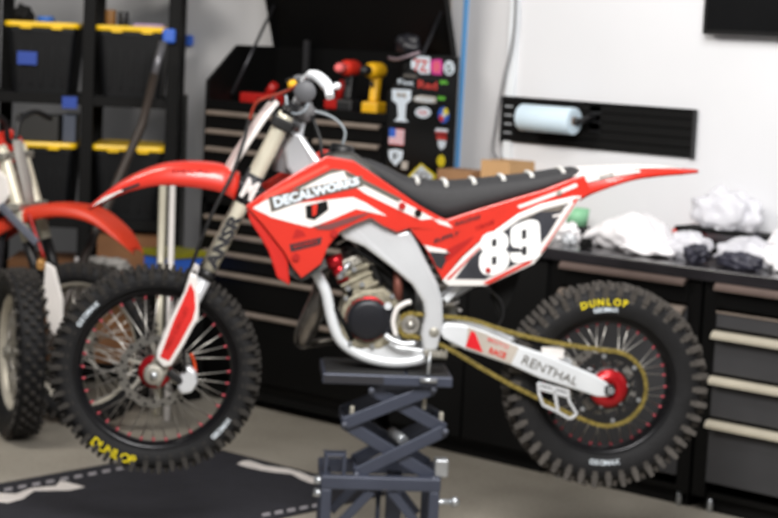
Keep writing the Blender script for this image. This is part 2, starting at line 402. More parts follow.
# ------------------------------------------------------------------ rolling cabinet and top chest
CX0, CX1 = -6.31, -5.20
rc = empty('rolling_cabinet', ((CX0+CX1)/2, 6.0, 0)); tag(rc, 'wide black roller cabinet of drawers standing behind the front wheel, under the top chest', 'cabinet')
W = (CX1-CX0)/2; D = .45; SPL = .93
mb = MB().bb((-W, .0, .09), (-W+.03, D, SPL)).bb((W-.03, 0, .09), (W, D, SPL)).bb((-W, D-.02, .09), (W, D, SPL)).bb((-W, .02, .09), (W, D, .12)).bb((-W, .0, SPL-.025), (W, D, SPL)); mb.build('carcass', CHEST, rc, bevel=.004)
def drawer(parent, x0, x1, z0, z1, hm=HAND):
    d = MB().bb((x0, -.004, z0), (x1, .016, z1)).bb((x0+.01, .016, z0+.01), (x1-.01, D-.05, z0+.02)).build('drawer', CHEST, parent, bevel=.003)
    prof = [(-.004, z1+.001), (-.022, z1-.002), (-.028, z1-.012), (-.024, z1-.021), (-.019, z1-.021), (-.019, z1-.010), (-.004, z1-.008)]
    MB().prism([V((x0+.012, y, z)) for y, z in prof], [V((x1-.012, y, z)) for y, z in prof]).build('drawer_handle', hm, d)
for z0, z1 in ((.13, .44), (.45, .605), (.615, .697), (.705, .78), (.79, .855)): drawer(rc, -W+.033, W-.033, z0, z1)
MB().bb((-W+.05, .03, .04), (W-.05, D-.03, .09)).build('base_rail', BLKM, rc)
for x in (-W+.08, W-.08):
    for y in (.07, D-.07):
        cs = MB().lathe([(0, -.018), (.04, -.018), (.045, -.01), (.045, .01), (.04, .018), (0, .018)], (x, y, .045), (0, 1, 0), 24, ring=False).build('caster', BLK, rc)
tc_ = empty('top_tool_chest', ((CX0+CX1)/2, 6.0, SPL)); tag(tc_, 'black top tool chest with raised lid, short drawers and stickers on its right side', 'tool chest')
H0 = 1.46-SPL; H1 = 1.625-SPL
side = [V((0, 0, 0)), V((0, D, 0)), V((0, D, H1)), V((0, .18, H1)), V((0, 0, H0))]
MB().slab([p+V((-W, 0, 0)) for p in side], (.02, 0, 0)).build('side_panel', CHEST, tc_, bevel=.004)
rs = MB().slab([p+V((W-.02, 0, 0)) for p in side], (.02, 0, 0)).build('side_panel', CHEST, tc_, bevel=.004)
MB().bb((-W+.02, D-.02, 0), (W-.02, D, H1)).build('back_panel', CHEST, tc_)
MB().bb((-W+.02, .005, 0), (W-.02, D-.02, .02)).bb((-W+.02, .005, 1.345-SPL), (W-.02, D-.02, 1.36-SPL)).build('tray_floor', CHEST, tc_)
MB().bb((-W+.02, -.002, 1.335-SPL), (W-.02, .012, 1.375-SPL)).build('front_rail', CHEST, tc_, bevel=.003)
MB().bb((.12, -.006, 1.352-SPL), (.21, -.002, 1.366-SPL)).build('badge', mat('grey badge', '77777a', .4, .6), tc_)
xm = -5.632-(CX0+CX1)/2
MB().bb((xm-.012, -.0, .02), (xm+.012, .02, 1.345-SPL)).build('divider', CHEST, tc_)
for z0, z1 in ((1.25, 1.328), (1.17, 1.244), (1.02, 1.164), (.95, 1.012)):
    drawer(tc_, -W+.024, xm-.014, z0-SPL, z1-SPL); drawer(tc_, xm+.014, W-.024, z0-SPL, z1-SPL)
# lid, hinged along the back edge and leaning forward a little
la = math.radians(17)
lid_u = V((0, -math.sin(la), math.cos(la))); lid_n = V((0, -math.cos(la), -math.sin(la))); hp = V((0, D-.01, H1))
lidm = MB()
def L(x, u, n): return hp+V((x, 0, 0))+lid_u*u+lid_n*n
def lbox(x0, x1, u0_, u1, n0, n1, b): b.prism([L(x0, u0_, n0), L(x1, u0_, n0), L(x1, u0_, n1), L(x0, u0_, n1)], [L(x0, u1, n0), L(x1, u1, n0), L(x1, u1, n1), L(x0, u1, n1)])
lbox(-W+.012, W-.012, .0, .46, -.01, .0, lidm); lbox(-W+.012, -W+.022, 0, .46, 0, .025, lidm); lbox(W-.022, W-.012, 0, .46, 0, .025, lidm); lbox(-W+.012, W-.012, .45, .46, 0, .025, lidm)
lidm.build('lid', CHEST, tc_, bevel=.003)
for sx in (-1, 1):
    st = MB().cyl((sx*(W-.05), .12, H0-.06), L(sx*(W-.05), .2, .01), .007).build('gas_strut', mat('dark strut', '3c3c40', .3, .7), tc_)
# stickers on the right side: real flat decals in the plane of that side
XS = CX1+.0015
base = V(((CX0+CX1)/2, 6.0, SPL))
def sticker(mbs, pts, material, k=1, text=None, tcol=None):
    """pts in picture survey; returns decal object"""
    q = [onX(x, y, XS+.001*(k-1))-base for x, y in pts]
    mb = MB().slab(q, (.0008, 0, 0)); 
    ms = [material]
    if text:
        (x0, y0, x1, y1) = text[1]
        add_text(mb, text[0], onX(x0, y1, XS+.0025)-base, onX(x1, y1+(x1-x0)*.1, XS+.0025)-base, onX(x0, y0, XS+.0025)-base, 1, .02); ms.append(tcol)
    return mb.build('sticker', ms, tc_)
def R(x0, y0, x1, y1): s_ = (x1-x0)*.1; return [(x0, y0), (x1, y0+s_), (x1-1, y1+s_), (x0-1, y1)]
def E(cx, cy, rx, ry, n=20): return [(cx+rx*math.cos(2*PI*k/n), cy+ry*math.sin(2*PI*k/n)) for k in range(n)]
sticker(None, [(411, 61), (419, 56), (430, 57), (430, 74), (420, 74), (417, 70), (411, 68)], WPR, 1, ('7Z', (414, 59, 428, 71)), RED)
sticker(None, [(431, 60), (441, 59), (443, 66), (441, 75), (432, 74), (430, 67)], MAG, 1, ('8', (433, 61, 440, 72)), PINK)
sticker(None, E(449, 68, 5.5, 7.5), WPR, 1, ('S', (446, 64, 452, 73)), mat('grey print', '6f7d7a', .5))
sticker(None, R(404, 74, 417, 76.5), GREYD)
sticker(None, [(398, 79), (415, 80.5), (414, 85), (398, 84)], BLKM, 1, ('Fox', (398, 79, 414, 84)), WPR)
sticker(None, R(418, 80, 437, 88), BLKM, 1, ('Red', (418, 80, 437, 88)), RED)
sticker(None, [(440, 80), (447, 81), (448, 84), (440, 84)], LIME); sticker(None, [(438, 96), (445, 97), (445, 100), (438, 100)], LIME)
sticker(None, [(392, 89), (411, 90), (411, 100), (406, 104), (405, 118), (408, 122), (394, 121), (398, 117), (397, 104), (392, 100)], WPR, 1, ('M', (397, 92, 406, 97)), LGREY)
sticker(None, [(414, 97), (420, 95), (436, 97), (436, 103), (424, 103), (414, 101)], LGREY, 1, ('max', (416, 97, 434, 101)), WPR)
sticker(None, E(423, 112.5, 8, 5.5), WPR, 1, ('OS', (418, 110, 427, 114)), PINK)
sticker(None, E(443.5, 115, 5.5, 8), CYAN); sticker(None, E(445.5, 112, 2.6, 4), YEL, 2); sticker(None, E(441.5, 118, 2.5, 3.5), RED, 2); sticker(None, E(443.5, 115, 1.5, 2.5), WPR, 3)
fl = MB()
f0 = R(389.5, 128, 404.5, 144)
def bil(u, w): 
    a_, b_, c_, d_ = f0; return (a_[0]*(1-u)*(1-w)+b_[0]*u*(1-w)+c_[0]*u*w+d_[0]*(1-u)*w, a_[1]*(1-u)*(1-w)+b_[1]*u*(1-w)+c_[1]*u*w+d_[1]*(1-u)*w)
for k in range(13): fl.slab([onX(*bil(u, w), XS)-base for u, w in ((0, k/13), (1, k/13), (1, (k+1)/13), (0, (k+1)/13))], (.0008, 0, 0), k % 2)
fl.slab([onX(*bil(u, w), XS+.001)-base for u, w in ((0, 0), (.42, 0), (.42, 7/13), (0, 7/13))], (.0008, 0, 0), 2); fl.build('sticker', [PINK, WPR, CYAN], tc_)
sticker(None, R(436, 128, 448, 132), WPR); sticker(None, R(436, 131, 447, 134), REDD, 2); sticker(None, R(437, 136, 447, 139), RED)
sticker(None, [(438, 140), (446, 141), (445, 147), (441, 150), (438, 146)], WPR)
sticker(None, [(388.5, 150), (396, 149), (403, 151), (402, 159), (395, 166), (389, 158)], WPR, 1, ('F', (393, 153, 398, 160)), BLKD)
sticker(None, R(402, 161, 408, 169), LGREY); sticker(None, E(441, 161, 4, 6), YEL)
sticker(None, [(421, 163), (437, 176), (434, 180), (408, 180), (406, 178)], YEL); sticker(None, [(421, 165.5), (433, 176), (431, 180), (412, 180), (409, 178)], WPR, 2, ('GO', (415, 171, 428, 178)), GREYD)

# tools in the open tray of the top chest
TZ = 1.361
def drill(px, label, body, zb, scale=1., fl=1):
    c = onY(px[0], px[1], 6.2); g = empty('cordless_drill', (c.x, 6.22, TZ), math.radians(104)); tag(g, label, 'drill')
    s = scale
    MB().bb((-.05*s, -.04, 0), (.06*s, .04, .055*s)).build('battery', [BLK, body][zb:][:1] if zb else BLK, g, bevel=.01)
    MB().loft([[V((x, y, z)) for x, y in ((-.022+dx, -.018), (.022+dx, -.018), (.022+dx, .018), (-.022+dx, .018))] for z, dx in ((.055*s, .0), (.1*s, .005), (.15*s, .012), (.17*s, .012))], sm=False).build('handle', [BLK, body][zb], g, bevel=.008)
    MB().lathe([(0, -.075), (.026, -.07), (.036, -.03), (.036, .04), (.028, .06), (0, .062)], (0, 0, .2*s), (1, 0, 0), 24, ring=False).build('motor_housing', body, g)
    MB().lathe([(0, -.12), (.012, -.12), (.02, -.11), (.024, -.075), (0, -.07)], (0, 0, .2*s), (1, 0, 0), 20, ring=False).build('chuck', [BLK, PINK][fl], g)
    MB().bb((-.035, -.008, .125*s), (-.02, .008, .15*s)).build('trigger', BLK, g, bevel=.003)
    return g
drill((346, 92), 'red cordless drill standing in the open top chest, left of the yellow one', RED, 0, .95)
drill((371, 97), 'yellow cordless drill standing in the open top chest', GOLDH, 1, .93, 0)
g = empty('red_power_tool', (*onY(262, 92, 6.2).xy, TZ)); tag(g, 'long red power tool lying in the left of the open chest', 'tool')
MB().bb((-.12, -.03, 0), (.12, .03, .05)).build('tool_body', REDD, g, bevel=.012)
MB().cyl((.04, 0, .05), (.08, 0, .095), .02).build('grip', REDD, g); MB().bb((.0, -.032, 0.005), (.14, -.03, .03)).build('label_plate', BLKM, g)
g = empty('red_hand_tool', (*onY(338, 96, 6.3).xy, TZ)); tag(g, 'dark red tool lying between the power tools behind the handlebar', 'tool')
MB().bb((-.06, -.03, 0), (.08, .03, .045)).build('tool_body', REDD, g, bevel=.01); MB().cyl((.0, 0, .045), (.03, 0, .13), .017).build('grip', REDD, g)
g = empty('level_bar', (*onY(305, 90, 6.38).xy, TZ)); tag(g, 'upright dark bar with a yellow-green band leaning inside the raised lid', 'bar')
MB().bb((-.013, -.008, 0), (.013, .008, .30)).build('bar_body', mat('dim grey', '232325', .5), g); MB().bb((-.014, -.0095, .04), (.014, .0095, .09)).build('band', mat('olive yellow', '8a8a1c', .5), g)
g = empty('work_light', (*onY(408, 55, 6.3).xy, H1+SPL-.26)); tag(g, 'black helmet-like tool with grey tips on top of the chest at the right', 'tool')
MB().blob((0, 0, .3), .06, .2, 2, 0, 3, (1, .8, .8), 6).build('tool_shell', mat('soft black', '1b1b20', .4), g)
MB().cyl((0, 0, 0), (0, 0, .27), .02).build('stem', BLKM, g)
MB().tube(spline([(-.09, -.02, .24), (-.03, -.04, .235), (.03, -.04, .25), (.085, -.02, .27)], 4), .008, 8).build('guard_bar', mat('grey rose metal', '8f8088', .4, .5), g)

# ------------------------------------------------------------------ shelving rack with totes
RKA = math.radians(44)
rko = onz(172, 100, 1.36); rko = onY(172, 100, 6.02)
KF = Frame((rko.x, rko.y), RKA); K = KF.p
rk = empty('shelf_rack', KF.o, RKA); tag(rk, 'black steel storage rack of totes at the left, beside the grey wall', 'shelf rack')
PX = [K(x, 100, 0).x for x in (-98, -9, 87, 172)]; RD = .5
for i_, x in enumerate(PX):
    for y in (0, RD-.04):
        MB().bb((x-.028, y, 0), (x+.028, y+.04, 2.2)).build('post', BLKM, rk, bevel=.003)
zA = K(130, 98, 0).z; zB = K(128, 221, 0).z; 
SH = (.10, zB, zA, zA+.6)
for z in SH:
    MB().bb((PX[0]+.03, .005, z-.045), (PX[3]-.03, .025, z)).bb((PX[0]+.03, RD-.025, z-.045), (PX[3]-.03, RD-.005, z)).bb((PX[0]+.03, .025, z-.012), (PX[3]-.03, RD-.025, z)).build('shelf', BLKM, rk, bevel=.002)
for x in (PX[0], PX[3]):
    for z in (.5, 1.2, 1.9): MB().bb((x-.012, .04, z-.02), (x+.012, RD-.04, z+.02)).build('side_rail', BLKM, rk)
def KW(v): return KF.o + Matrix.Rotation(RKA, 3, 'Z') @ V(v)
BW = PX[3]-PX[2]
def make_tote():
    t = empty('storage_tote', (0, 0, 0))
    w, d, h = BW/2-.032, .21, 1.0
    def rr(w, d, z, r=.03):
        out = []
        for cx, cy, a0 in ((w-r, d-r, 0), (-w+r, d-r, 90), (-w+r, -d+r, 180), (w-r, -d+r, 270)):
            for k in range(5): a = math.radians(a0+k*22.5); out.append(V((cx+r*math.cos(a), cy+r*math.sin(a), z)))
        return out
    mb = MB().loft([rr(w-.03, d-.03, 0), rr(w-.022, d-.022, .3), rr(w-.006, d-.006, h-.09), rr(w, d, h-.09), rr(w, d, h-.02)], sm=False)
    for k in range(5): mb.box((-.1+k*.05, -d+.017, .48), (.01, .012, .7))
    mb.build('tote_body', TOTE, t, bevel=.002)
    lb = MB().loft([rr(w+.008, d+.012, h-.02), rr(w+.01, d+.015, h+.015), rr(w+.006, d+.01, h+.055), rr(w-.02, d-.02, h+.06), rr(w-.03, d-.03, h+.04)], sm=False)
    for x in (-.07, .07): lb.box((x, -d-.013, h-.02), (.05, .01, .05))
    lb.build('tote_lid', LID, t, bevel=.002)
    return t
tp = make_tote()
def ctree(o, parent=None):
    c = o.copy(); COL.objects.link(c); c.parent = parent
    for ch in list(o.children): ctree(ch, c)
    return c
hA = (K(130, 28, 0).z-zA)/1.03; hB = (K(125, 148, 0).z-zB)/1.03
mids = [(PX[k]+PX[k+1])/2 for k in range(3)]
tl = [(2, zA, hA, 'black tote with yellow lid on the upper shelf, right of the rack post, below rolls'), (1, zA, hA, 'black tote with yellow lid on the upper shelf with a blue tape label'),
      (2, zB, hB, 'black tote with yellow lid on the middle shelf, right of the rack post'), (1, zB, hB, 'black tote with yellow lid on the middle shelf, left of the rack post')]
for i, (k, z, h_, lb) in enumerate(tl):
    t = tp if i == 0 else ctree(tp)
    t.location = KW((mids[k], .24, z)); t.rotation_euler = (0, 0, RKA); t.scale = (1, 1, h_)
    tag(t, lb, 'tote', 'black yellow-lidded totes on the rack')
def at_front(name, x0, y0, x1, y1, Y, d, material, label, cat, bev=.003):
    a = onY(x0, y1, Y); b = onY(x1, y0, Y)
    o = MB().bb((-(b.x-a.x)/2, 0, 0), ((b.x-a.x)/2, d, b.z-a.z)).build(name, material, bevel=bev); o.location = ((a.x+b.x)/2, Y, a.z)
    return tag(o, label, cat)
def at_rack(name, x0, y0, x1, y1, lat, d, material, label, cat, bev=.003):
    a = K(x0, y1, lat); b = K(x1, y0, lat)
    o = MB().bb((-(b.x-a.x)/2, 0, 0), ((b.x-a.x)/2, d, b.z-a.z)).build(name, material, bevel=bev); o.location = KW(((a.x+b.x)/2, -lat, a.z)); o.rotation_euler = (0, 0, RKA)
    return tag(o, label, cat)
DBT = mat('dark blue tape', '1c3f96', .6)
at_rack('tape_label', 17, 52, 37, 64, -.031, .002, DBT, 'blue tape label on the front of the upper left tote', 'label', 0)
at_rack('tape_label', 62, 97, 77, 108, .002, .003, DBT, 'blue tape label on the shelf edge just left of the post', 'label', 0)
def on_lid(name, px, py, z, mb, material, label, cat):
    a = K(px, py, -.1); o = mb.build(name, material, bevel=.003); o.location = KW((a.x, .13, z)); o.rotation_euler = (0, 0, RKA); return tag(o, label, cat)
LZ = zA+hA*1.062; MZ = zB+hB*1.062
on_lid('black_bundle', 22, 14, LZ, MB().blob((0, 0, .03), .04, .25, 2, 0, 3, (1.3, 1, 1.1), 3, True, 0), BLKM, 'dark bundle lying on the upper left tote lid', 'bundle')
on_lid('tape_roll', 45, 14, LZ, MB().lathe([(.03, 0), (.04, 0), (.04, .025), (.03, .025)], axis=(0, 0, 1), seg=28), mat('painters tape', '2f62b0', .6), 'roll of blue tape lying on the upper left tote lid', 'tape roll')
on_lid('brown_roll', 110, 20, LZ, MB().lathe([(.012, 0), (.026, 0), (.026, .07), (.012, .07)], axis=(0, 0, 1), seg=28), mat('brown roll', '7a5426', .6), 'brown roll standing on the upper right tote lid', 'roll')
on_lid('black_roll', 123, 20, LZ, MB().lathe([(.01, 0), (.024, 0), (.024, .065), (.01, .065)], axis=(0, 0, 1), seg=28), BLK, 'black roll standing on the upper right tote lid', 'roll')
on_lid('magazine', 149, 25, LZ, MB().bb((-.07, -.07, 0), (.07, .1, .012)), mat('pale violet paper', 'a98fae', .6), 'pale violet magazine lying on the upper right tote lid', 'magazine')
on_lid('metal_case', 38, 135, MZ, MB().bb((-.1, -.08, 0), (.1, .12, .12)), mat('dark case', '1c1c1a', .5), 'dark case sitting on the middle left tote lid', 'case')
on_lid('grey_case', 70, 138, MZ, MB().bb((-.03, -.08, 0), (.03, .1, .13)), mat('slate blue case', '3d4452', .6), 'slate grey box beside the rack post above the middle tote', 'case')
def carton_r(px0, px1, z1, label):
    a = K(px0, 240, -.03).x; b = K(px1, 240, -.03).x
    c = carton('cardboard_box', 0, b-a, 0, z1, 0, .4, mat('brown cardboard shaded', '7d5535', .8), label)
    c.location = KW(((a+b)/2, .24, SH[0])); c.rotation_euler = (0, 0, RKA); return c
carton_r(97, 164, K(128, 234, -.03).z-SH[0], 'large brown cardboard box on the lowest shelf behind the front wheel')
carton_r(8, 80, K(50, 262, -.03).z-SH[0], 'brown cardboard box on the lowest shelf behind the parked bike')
# grey rag / clutter on carton and small yellow tote right of the rack
o = lump('grey_rag', 'crumpled grey and white rag on the cardboard box behind the wheels', 'rag', (0, 0), .09, (1.5, .6, .35), [mat('grey rag', '8d8b88', .8, var=.4, scale=30)], .3, 4, 8); _p = K(108, 262, .12); o.location = KW((_p.x, -.16, 0)); o.location.z = .02; o.data.transform(Matrix.Translation((0, 0, _p.z-.05)))
# two pale poles and wand leaning by the rack
def leaning(name, pts, r, material, label, cat, seg=12):
    o = MB().tube(pts, r, seg).build(name, material); return tag(o, label, cat)
a_ = onY(163, 275, 5.9); b_ = onY(194, 258, 5.9); wb = (b_.x-a_.x)/2; cxb = (a_.x+b_.x)/2
o = MB().bb((-wb, 0, 0), (wb, .2, a_.z-.002)).build('black_crate', BLKM, bevel=.004); o.location = (cxb, 5.78, 0); tag(o, 'plain black crate on the floor under the blue bin, behind the front wheel', 'crate')
bn = empty('blue_parts_bin', (cxb, 5.78, a_.z)); tag(bn, 'small blue bin with olive lid seen through the gap under the front fender', 'bin')
MB().bb((-wb, 0, 0), (wb, .18, b_.z-a_.z)).build('bin_body', CYAN, bn, bevel=.004)
MB().bb((-wb-.01, -.01, b_.z-a_.z), (wb+.01, .19, b_.z-a_.z+.03)).build('bin_lid', mat('olive lid', '7d7a18', .5), bn, bevel=.004)
def pole(xa, ya, xb, yb, Y0, Y1, r, material, label, name='pole'):
    a = onY(xa, ya, Y0); b = onY(xb, yb, Y1); d = (b-a); a0 = a-d*(a.z/d.z)
    o = MB().cyl((0, 0, 0), b-a0, r).build(name, material); o.location = a0; return tag(o, label, 'pole')
pole(161, 262, 163.5, 170, 5.72, 5.82, .017, CREAM, 'pale cream pole leaning on the rack, left of two', 'cream_pole')
pole(171, 250, 173, 172, 5.72, 5.82, .014, WHT, 'slim white pole leaning on the rack, right of two', 'white_pole')
br = empty('long_wand', onY(163, 42, 5.86)); tag(br, 'long dark wand with silver top leaning diagonally across the rack', 'wand')
w0 = V((0, 0, 0)); w1 = onY(142, 125, 5.70)-br.location; w2 = onY(90, 245, 5.30)-br.location
MB().cyl(w0, w0.lerp(w1, .4), .018).build('wand_tip', mat('dull silver', '77777c', .4, .6), br)
MB().tube([w0.lerp(w1, .4), w1, w2, w2-(w2-w1)*((br.location.z+w2.z-.02)/(w2.z-w1.z))], .02, 12).build('wand_shaft', mat('brown black', '332b26', .5), br)
o = at_rack('blue_cloth', 162, 29, 176, 43, .03, .03, CYAN, 'blue cloth clipped to the right rack post', 'cloth', .012)
o = at_front('blue_cloth', 183, 35, 190, 46, WY-.03, .03, CYAN, 'small blue cloth hanging on the wall right of the rack', 'cloth', .01)
pole(184, 160, 186, 95, 6.5, 6.57, .01, mat('dark rod', '3a3a38', .5), 'thin dark rod leaning against the wall between rack and tool chest', 'thin_rod')

# ------------------------------------------------------------------ floor mat
mt_ = empty('floor_mat', (-5.0, 3.6, 0)); tag(mt_, 'black floor mat with white printed strokes under the front wheel', 'mat')
MB().bb((-.49, -1.9, .0), (.5, 1.70, .006)).build('mat_sheet', MATM, mt_)
def zp(x, y): return onz(x, y, .0065)-V(mt_.location)
mb = MB()
for pts in ([(-4, 493), (16, 494), (29, 489), (34, 488), (56, 486), (60, 481), (66, 482), (85, 487), (70, 490.5), (34, 491), (23, 499), (8, 503), (-4, 502)],
            [(237, 464), (243, 461), (250, 461), (258, 463.5), (266, 466), (289, 469), (302, 473), (312, 477), (322, 478), (322, 484), (310, 483), (300, 479), (292, 474), (272, 472), (260, 470), (246, 467)]):
    MB().slab([zp(*p) for p in pts], (0, 0, .001)).build('printed_stroke', MPRINT, mt_)
mb = MB()
for i in range(9):
    x = 4+i*14; y = 489.5-(x*.185)
    mb.slab([zp(x, y), zp(x+8, y-1.5), zp(x+8.5, y+1.2), zp(x+.5, y+2.6)], (0, 0, .001))
mb.build('printed_lettering', mat('dim mat print', '9a979c', .7), mt_); mb = MB()
for i in range(5):
    x = 262+i*12.5; y = 515-(x-262)*.18
    mb.slab([zp(x, y-1), zp(x+8, y-2.6), zp(x+8.5, y+.2), zp(x+.5, y+1.6)], (0, 0, .001))
mb.build('printed_lettering', mat('dim mat print', '9a979c', .7), mt_)

# ------------------------------------------------------------------ wheels
def dirt_tire(parent, c, Ro, Rr, w, kh, nk, kmat, seg=72, big=1.0):
    mb = MB(); rc_ = Ro-kh
    prof = [(Rr-.004, w*.30), (Rr+.012, w*.40), (Rr+(rc_-Rr)*.45, w*.5), (rc_-.018, w*.47), (rc_-.004, w*.36), (rc_, w*.18), (rc_, 0)]
    prof = prof+[(r, -h) for r, h in prof[-2::-1]]
    prof += [(Rr+.004, -w*.27), (Rr+.004, w*.27)]
    mb.lathe(prof, seg=seg)
    for i in range(nk):
        a = 2*PI*i/nk
        for (lat, da, tw, tl, sk) in ((-.46, 0, .012, .016, 1), (.46, 0, .012, .016, 1), (-.22, .5, .015, .014, 0), (.22, .5, .015, .014, 0), (0, 0, .016, .013, 0)):
            aa = a+da*2*PI/nk
            rb = rc_-.022 if sk else rc_-.004; rt = Ro-(.004 if i % 2 else .009) if sk else Ro
            y = lat*w
            e = V((math.cos(aa), 0, math.sin(aa))); g = V((-math.sin(aa), 0, math.cos(aa)))
            lean = (.10 if lat > 0 else -.10)*w if sk else 0
            tl_ = tl*big; tw_ = tw*big
            A = [e*rb+g*tl_*.62*sx+V((0, y+tw_*.6*sy, 0)) for sx, sy in ((-1, -1), (1, -1), (1, 1), (-1, 1))]
            B = [e*rt+g*tl_*.40*sx+V((0, y+lean+tw_*.45*sy, 0)) for sx, sy in ((-1, -1), (1, -1), (1, 1), (-1, 1))]
            mb.prism(A, B, 1)
            # sidewall tab below each outer knob
            if sk:
                s_ = -1 if lat < 0 else 1
                A = [e*(rc_-.045)+g*tl_*.4*sx+V((0, s_*w*(.47+dy), 0)) for sx, dy in ((-1, -.04), (1, -.04), (1, .012), (-1, .012))]
                B = [e*(rb+.008)+g*tl_*.55*sx+V((0, s_*w*(.45+dy), 0)) for sx, dy in ((-1, -.06), (1, -.06), (1, .05), (-1, .05))]
                mb.prism(A, B, 1)
    return mb.build('tire', [RUB, kmat], parent, loc=c)
def wheel(parent, c, Ro, Rr, w, kh, nk, kmat, rimmat, hubmat, nipmat, nsp=36, hubr=.034, hubw=.045, big=1.0):
    tire = dirt_tire(parent, c, Ro, Rr, w, kh, nk, kmat, big=big)
    rp = [(Rr-.020, -.010), (Rr-.020, .010), (Rr-.012, w*.22), (Rr-.006, w*.30), (Rr+.008, w*.33), (Rr+.008, w*.28), (Rr, w*.22), (Rr-.003, 0), (Rr, -w*.22), (Rr+.008, -w*.28), (Rr+.008, -w*.33), (Rr-.006, -w*.30), (Rr-.012, -w*.22)]
    rim = MB().lathe(rp, seg=72).build('rim', rimmat, parent, loc=c)
    hub = MB().lathe([(.012, -hubw-.012), (hubr*.7, -hubw-.012), (hubr*.75, -hubw), (hubr, -hubw), (hubr, -hubw+.008), (hubr*.55, -hubw*.5), (hubr*.55, hubw*.5), (hubr, hubw-.008), (hubr, hubw), (hubr*.75, hubw), (hubr*.7, hubw+.012), (.012, hubw+.012)], seg=36).build('hub', hubmat, parent, loc=c)
    protos = {}
    for i in range(nsp):
        s_ = 1 if i % 2 else -1; d = 1 if (i//2) % 2 else -1
        if (s_, d) not in protos:
            ah = d*math.radians(62); p0 = V((math.cos(ah)*(hubr-.005), s_*(hubw-.005), math.sin(ah)*(hubr-.005))); p1 = V((Rr-.018, s_*.004, 0))
            q = p0.lerp(p1, .945)
            sp_ = MB().cyl(p0, q, .0026, seg=6).cyl(q, p1, .004, seg=8, mi=1).build('spoke', [STEEL, nipmat], rim)
            protos[(s_, d)] = sp_
        else:
            sp_ = protos[(s_, d)].copy(); COL.objects.link(sp_); sp_.parent = rim
        sp_.rotation_euler = (0, 2*PI*i/nsp, 0)
    return tire, rim, hub
NIPR = mat('red anodised nipple', 'c4505c', .45, .3)

# ------------------------------------------------------------------ the motocross bike
P1 = CAM+ray(157, 369)*6.30; P2 = CAM+ray(604, 383.5)*6.41
ANG = math.atan2(P2.y-P1.y, P2.x-P1.x)
BF = Frame(((P1.x+P2.x)/2, (P1.y+P2.y)/2), ANG); B = BF.p
bike = empty('motocross_bike', BF.o, ANG)
tag(bike, 'red and white motocross bike with number 89, wheels raised on a stand', 'motorcycle')
def mir(p): return V((p.x, -p.y, p.z))
def panel(mb, px, lat, thick, mi=0):
    """flat or tilted panel; lat may be a number or a function of px; thickness towards the bike's centre"""
    A = [B(x, y, lat(x) if callable(lat) else lat) for x, y in px]
    mb.prism(A, [p+V((0, thick, 0)) for p in A], mi); return A
def both(name, px, lat, thick, material, parent=bike, bevel=.004):
    f = MB(); A = panel(f, px, lat, thick); o1 = f.build(name, material, parent, bevel=bevel)
    g = MB(); A2 = [mir(p) for p in A]; g.prism(A2, [p-V((0, thick, 0)) for p in A2]); o2 = g.build(name, material, parent, bevel=bevel)
    return o1, o2
def decal(parent, px, lat, material, name='graphic', k=1):
    A = [B(x, y, (lat(x) if callable(lat) else lat)+.0012*k) for x, y in px]
    return MB().prism(A, [p+V((0, .0014, 0)) for p in A]).build(name, material, parent)
def words(parent, txt, p0, p1, ph, lat, material, bold=.02, k=3, taper=1., name='lettering'):
    f = (lambda x: (lat(x) if callable(lat) else lat)+.0012*k)
    mb = MB(); add_text(mb, txt, B(*p0, f(p0[0])), B(*p1, f(p1[0])), B(*ph, f(ph[0])), 0, bold, taper=taper)
    return mb.build(name, material, parent)

# wheels
cf = B(156, 368.5, 0); cr = B(604, 384, 0)
tf, rf, hf = wheel(bike, cf, .349, .266, .088, .016, 46, KNOB, RIMB, REDA, NIPR)
mb = MB(); arc_text(mb, 'DUNLOP', .308, math.radians(233), math.radians(258), .042, -.0455, flip=True); mb.build('yellow_lettering', YEL, tf)
mb = MB(); arc_text(mb, 'GEOMAX', .292, math.radians(150), math.radians(133), .022, -.0455); mb.build('white_lettering', WPR, tf); mb = MB(); arc_text(mb, 'GEOMAX', .292, math.radians(313), math.radians(327), .022, -.0455, flip=True); mb.build('white_lettering', WPR, tf)
tr, rr_, hr = wheel(bike, cr, .347, .231, .112, .020, 42, KNOBB, RIMB, REDA, NIPR, hubr=.045, hubw=.05, big=1.15)
mb = MB(); arc_text(mb, 'DUNLOP', .288, math.radians(109), math.radians(81), .032, -.0575); mb.build('yellow_lettering', YEL, tr)
mb = MB(); arc_text(mb, 'GEOMAX', .262, math.radians(102), math.radians(87), .020, -.0565); mb.build('white_lettering', WPR, tr); mb = MB(); arc_text(mb, 'GEOMAX', .258, math.radians(262), math.radians(281), .024, -.0565, flip=True); mb.build('white_lettering', WPR, tr)

# front hub: disc on the viewer's side, red flange
def disc(name, parent, r0_, r1_, y, material, holes=18, th=.004, wave=0):
    mb = MB(); n = 72
    for i in range(n):
        pass
    A = []; Bq = []
    ringo = [V((math.cos(t)*(r1_+wave*math.cos(t*holes/1.5)), y, math.sin(t)*(r1_+wave*math.cos(t*holes/1.5)))) for t in (2*PI*k/n for k in range(n))]
    ringi = [V((math.cos(t)*r0_, y, math.sin(t)*r0_)) for t in (2*PI*k/n for k in range(n))]
    o = V((0, th, 0))
    mb.loft([ringo, [p+o for p in ringo], [p+o for p in ringi], ringi], 0, False, False, True, True)
    for k in range(holes):
        t = 2*PI*k/holes; rm = (r0_+r1_)/2+(.006 if k % 2 else -.006)
        p = V((math.cos(t)*rm, y-.0006, math.sin(t)*rm)); mb.cyl(p, p+V((0, .0004, 0)), .005, seg=10, mi=1, sm=False)
    return mb.build(name, [material, BLKM], parent)
disc('brake_disc', hf, .092, .12, -.062, mat('brake disc steel', '8f8d89', .35, .8), 24, wave=.003)
mb = MB()
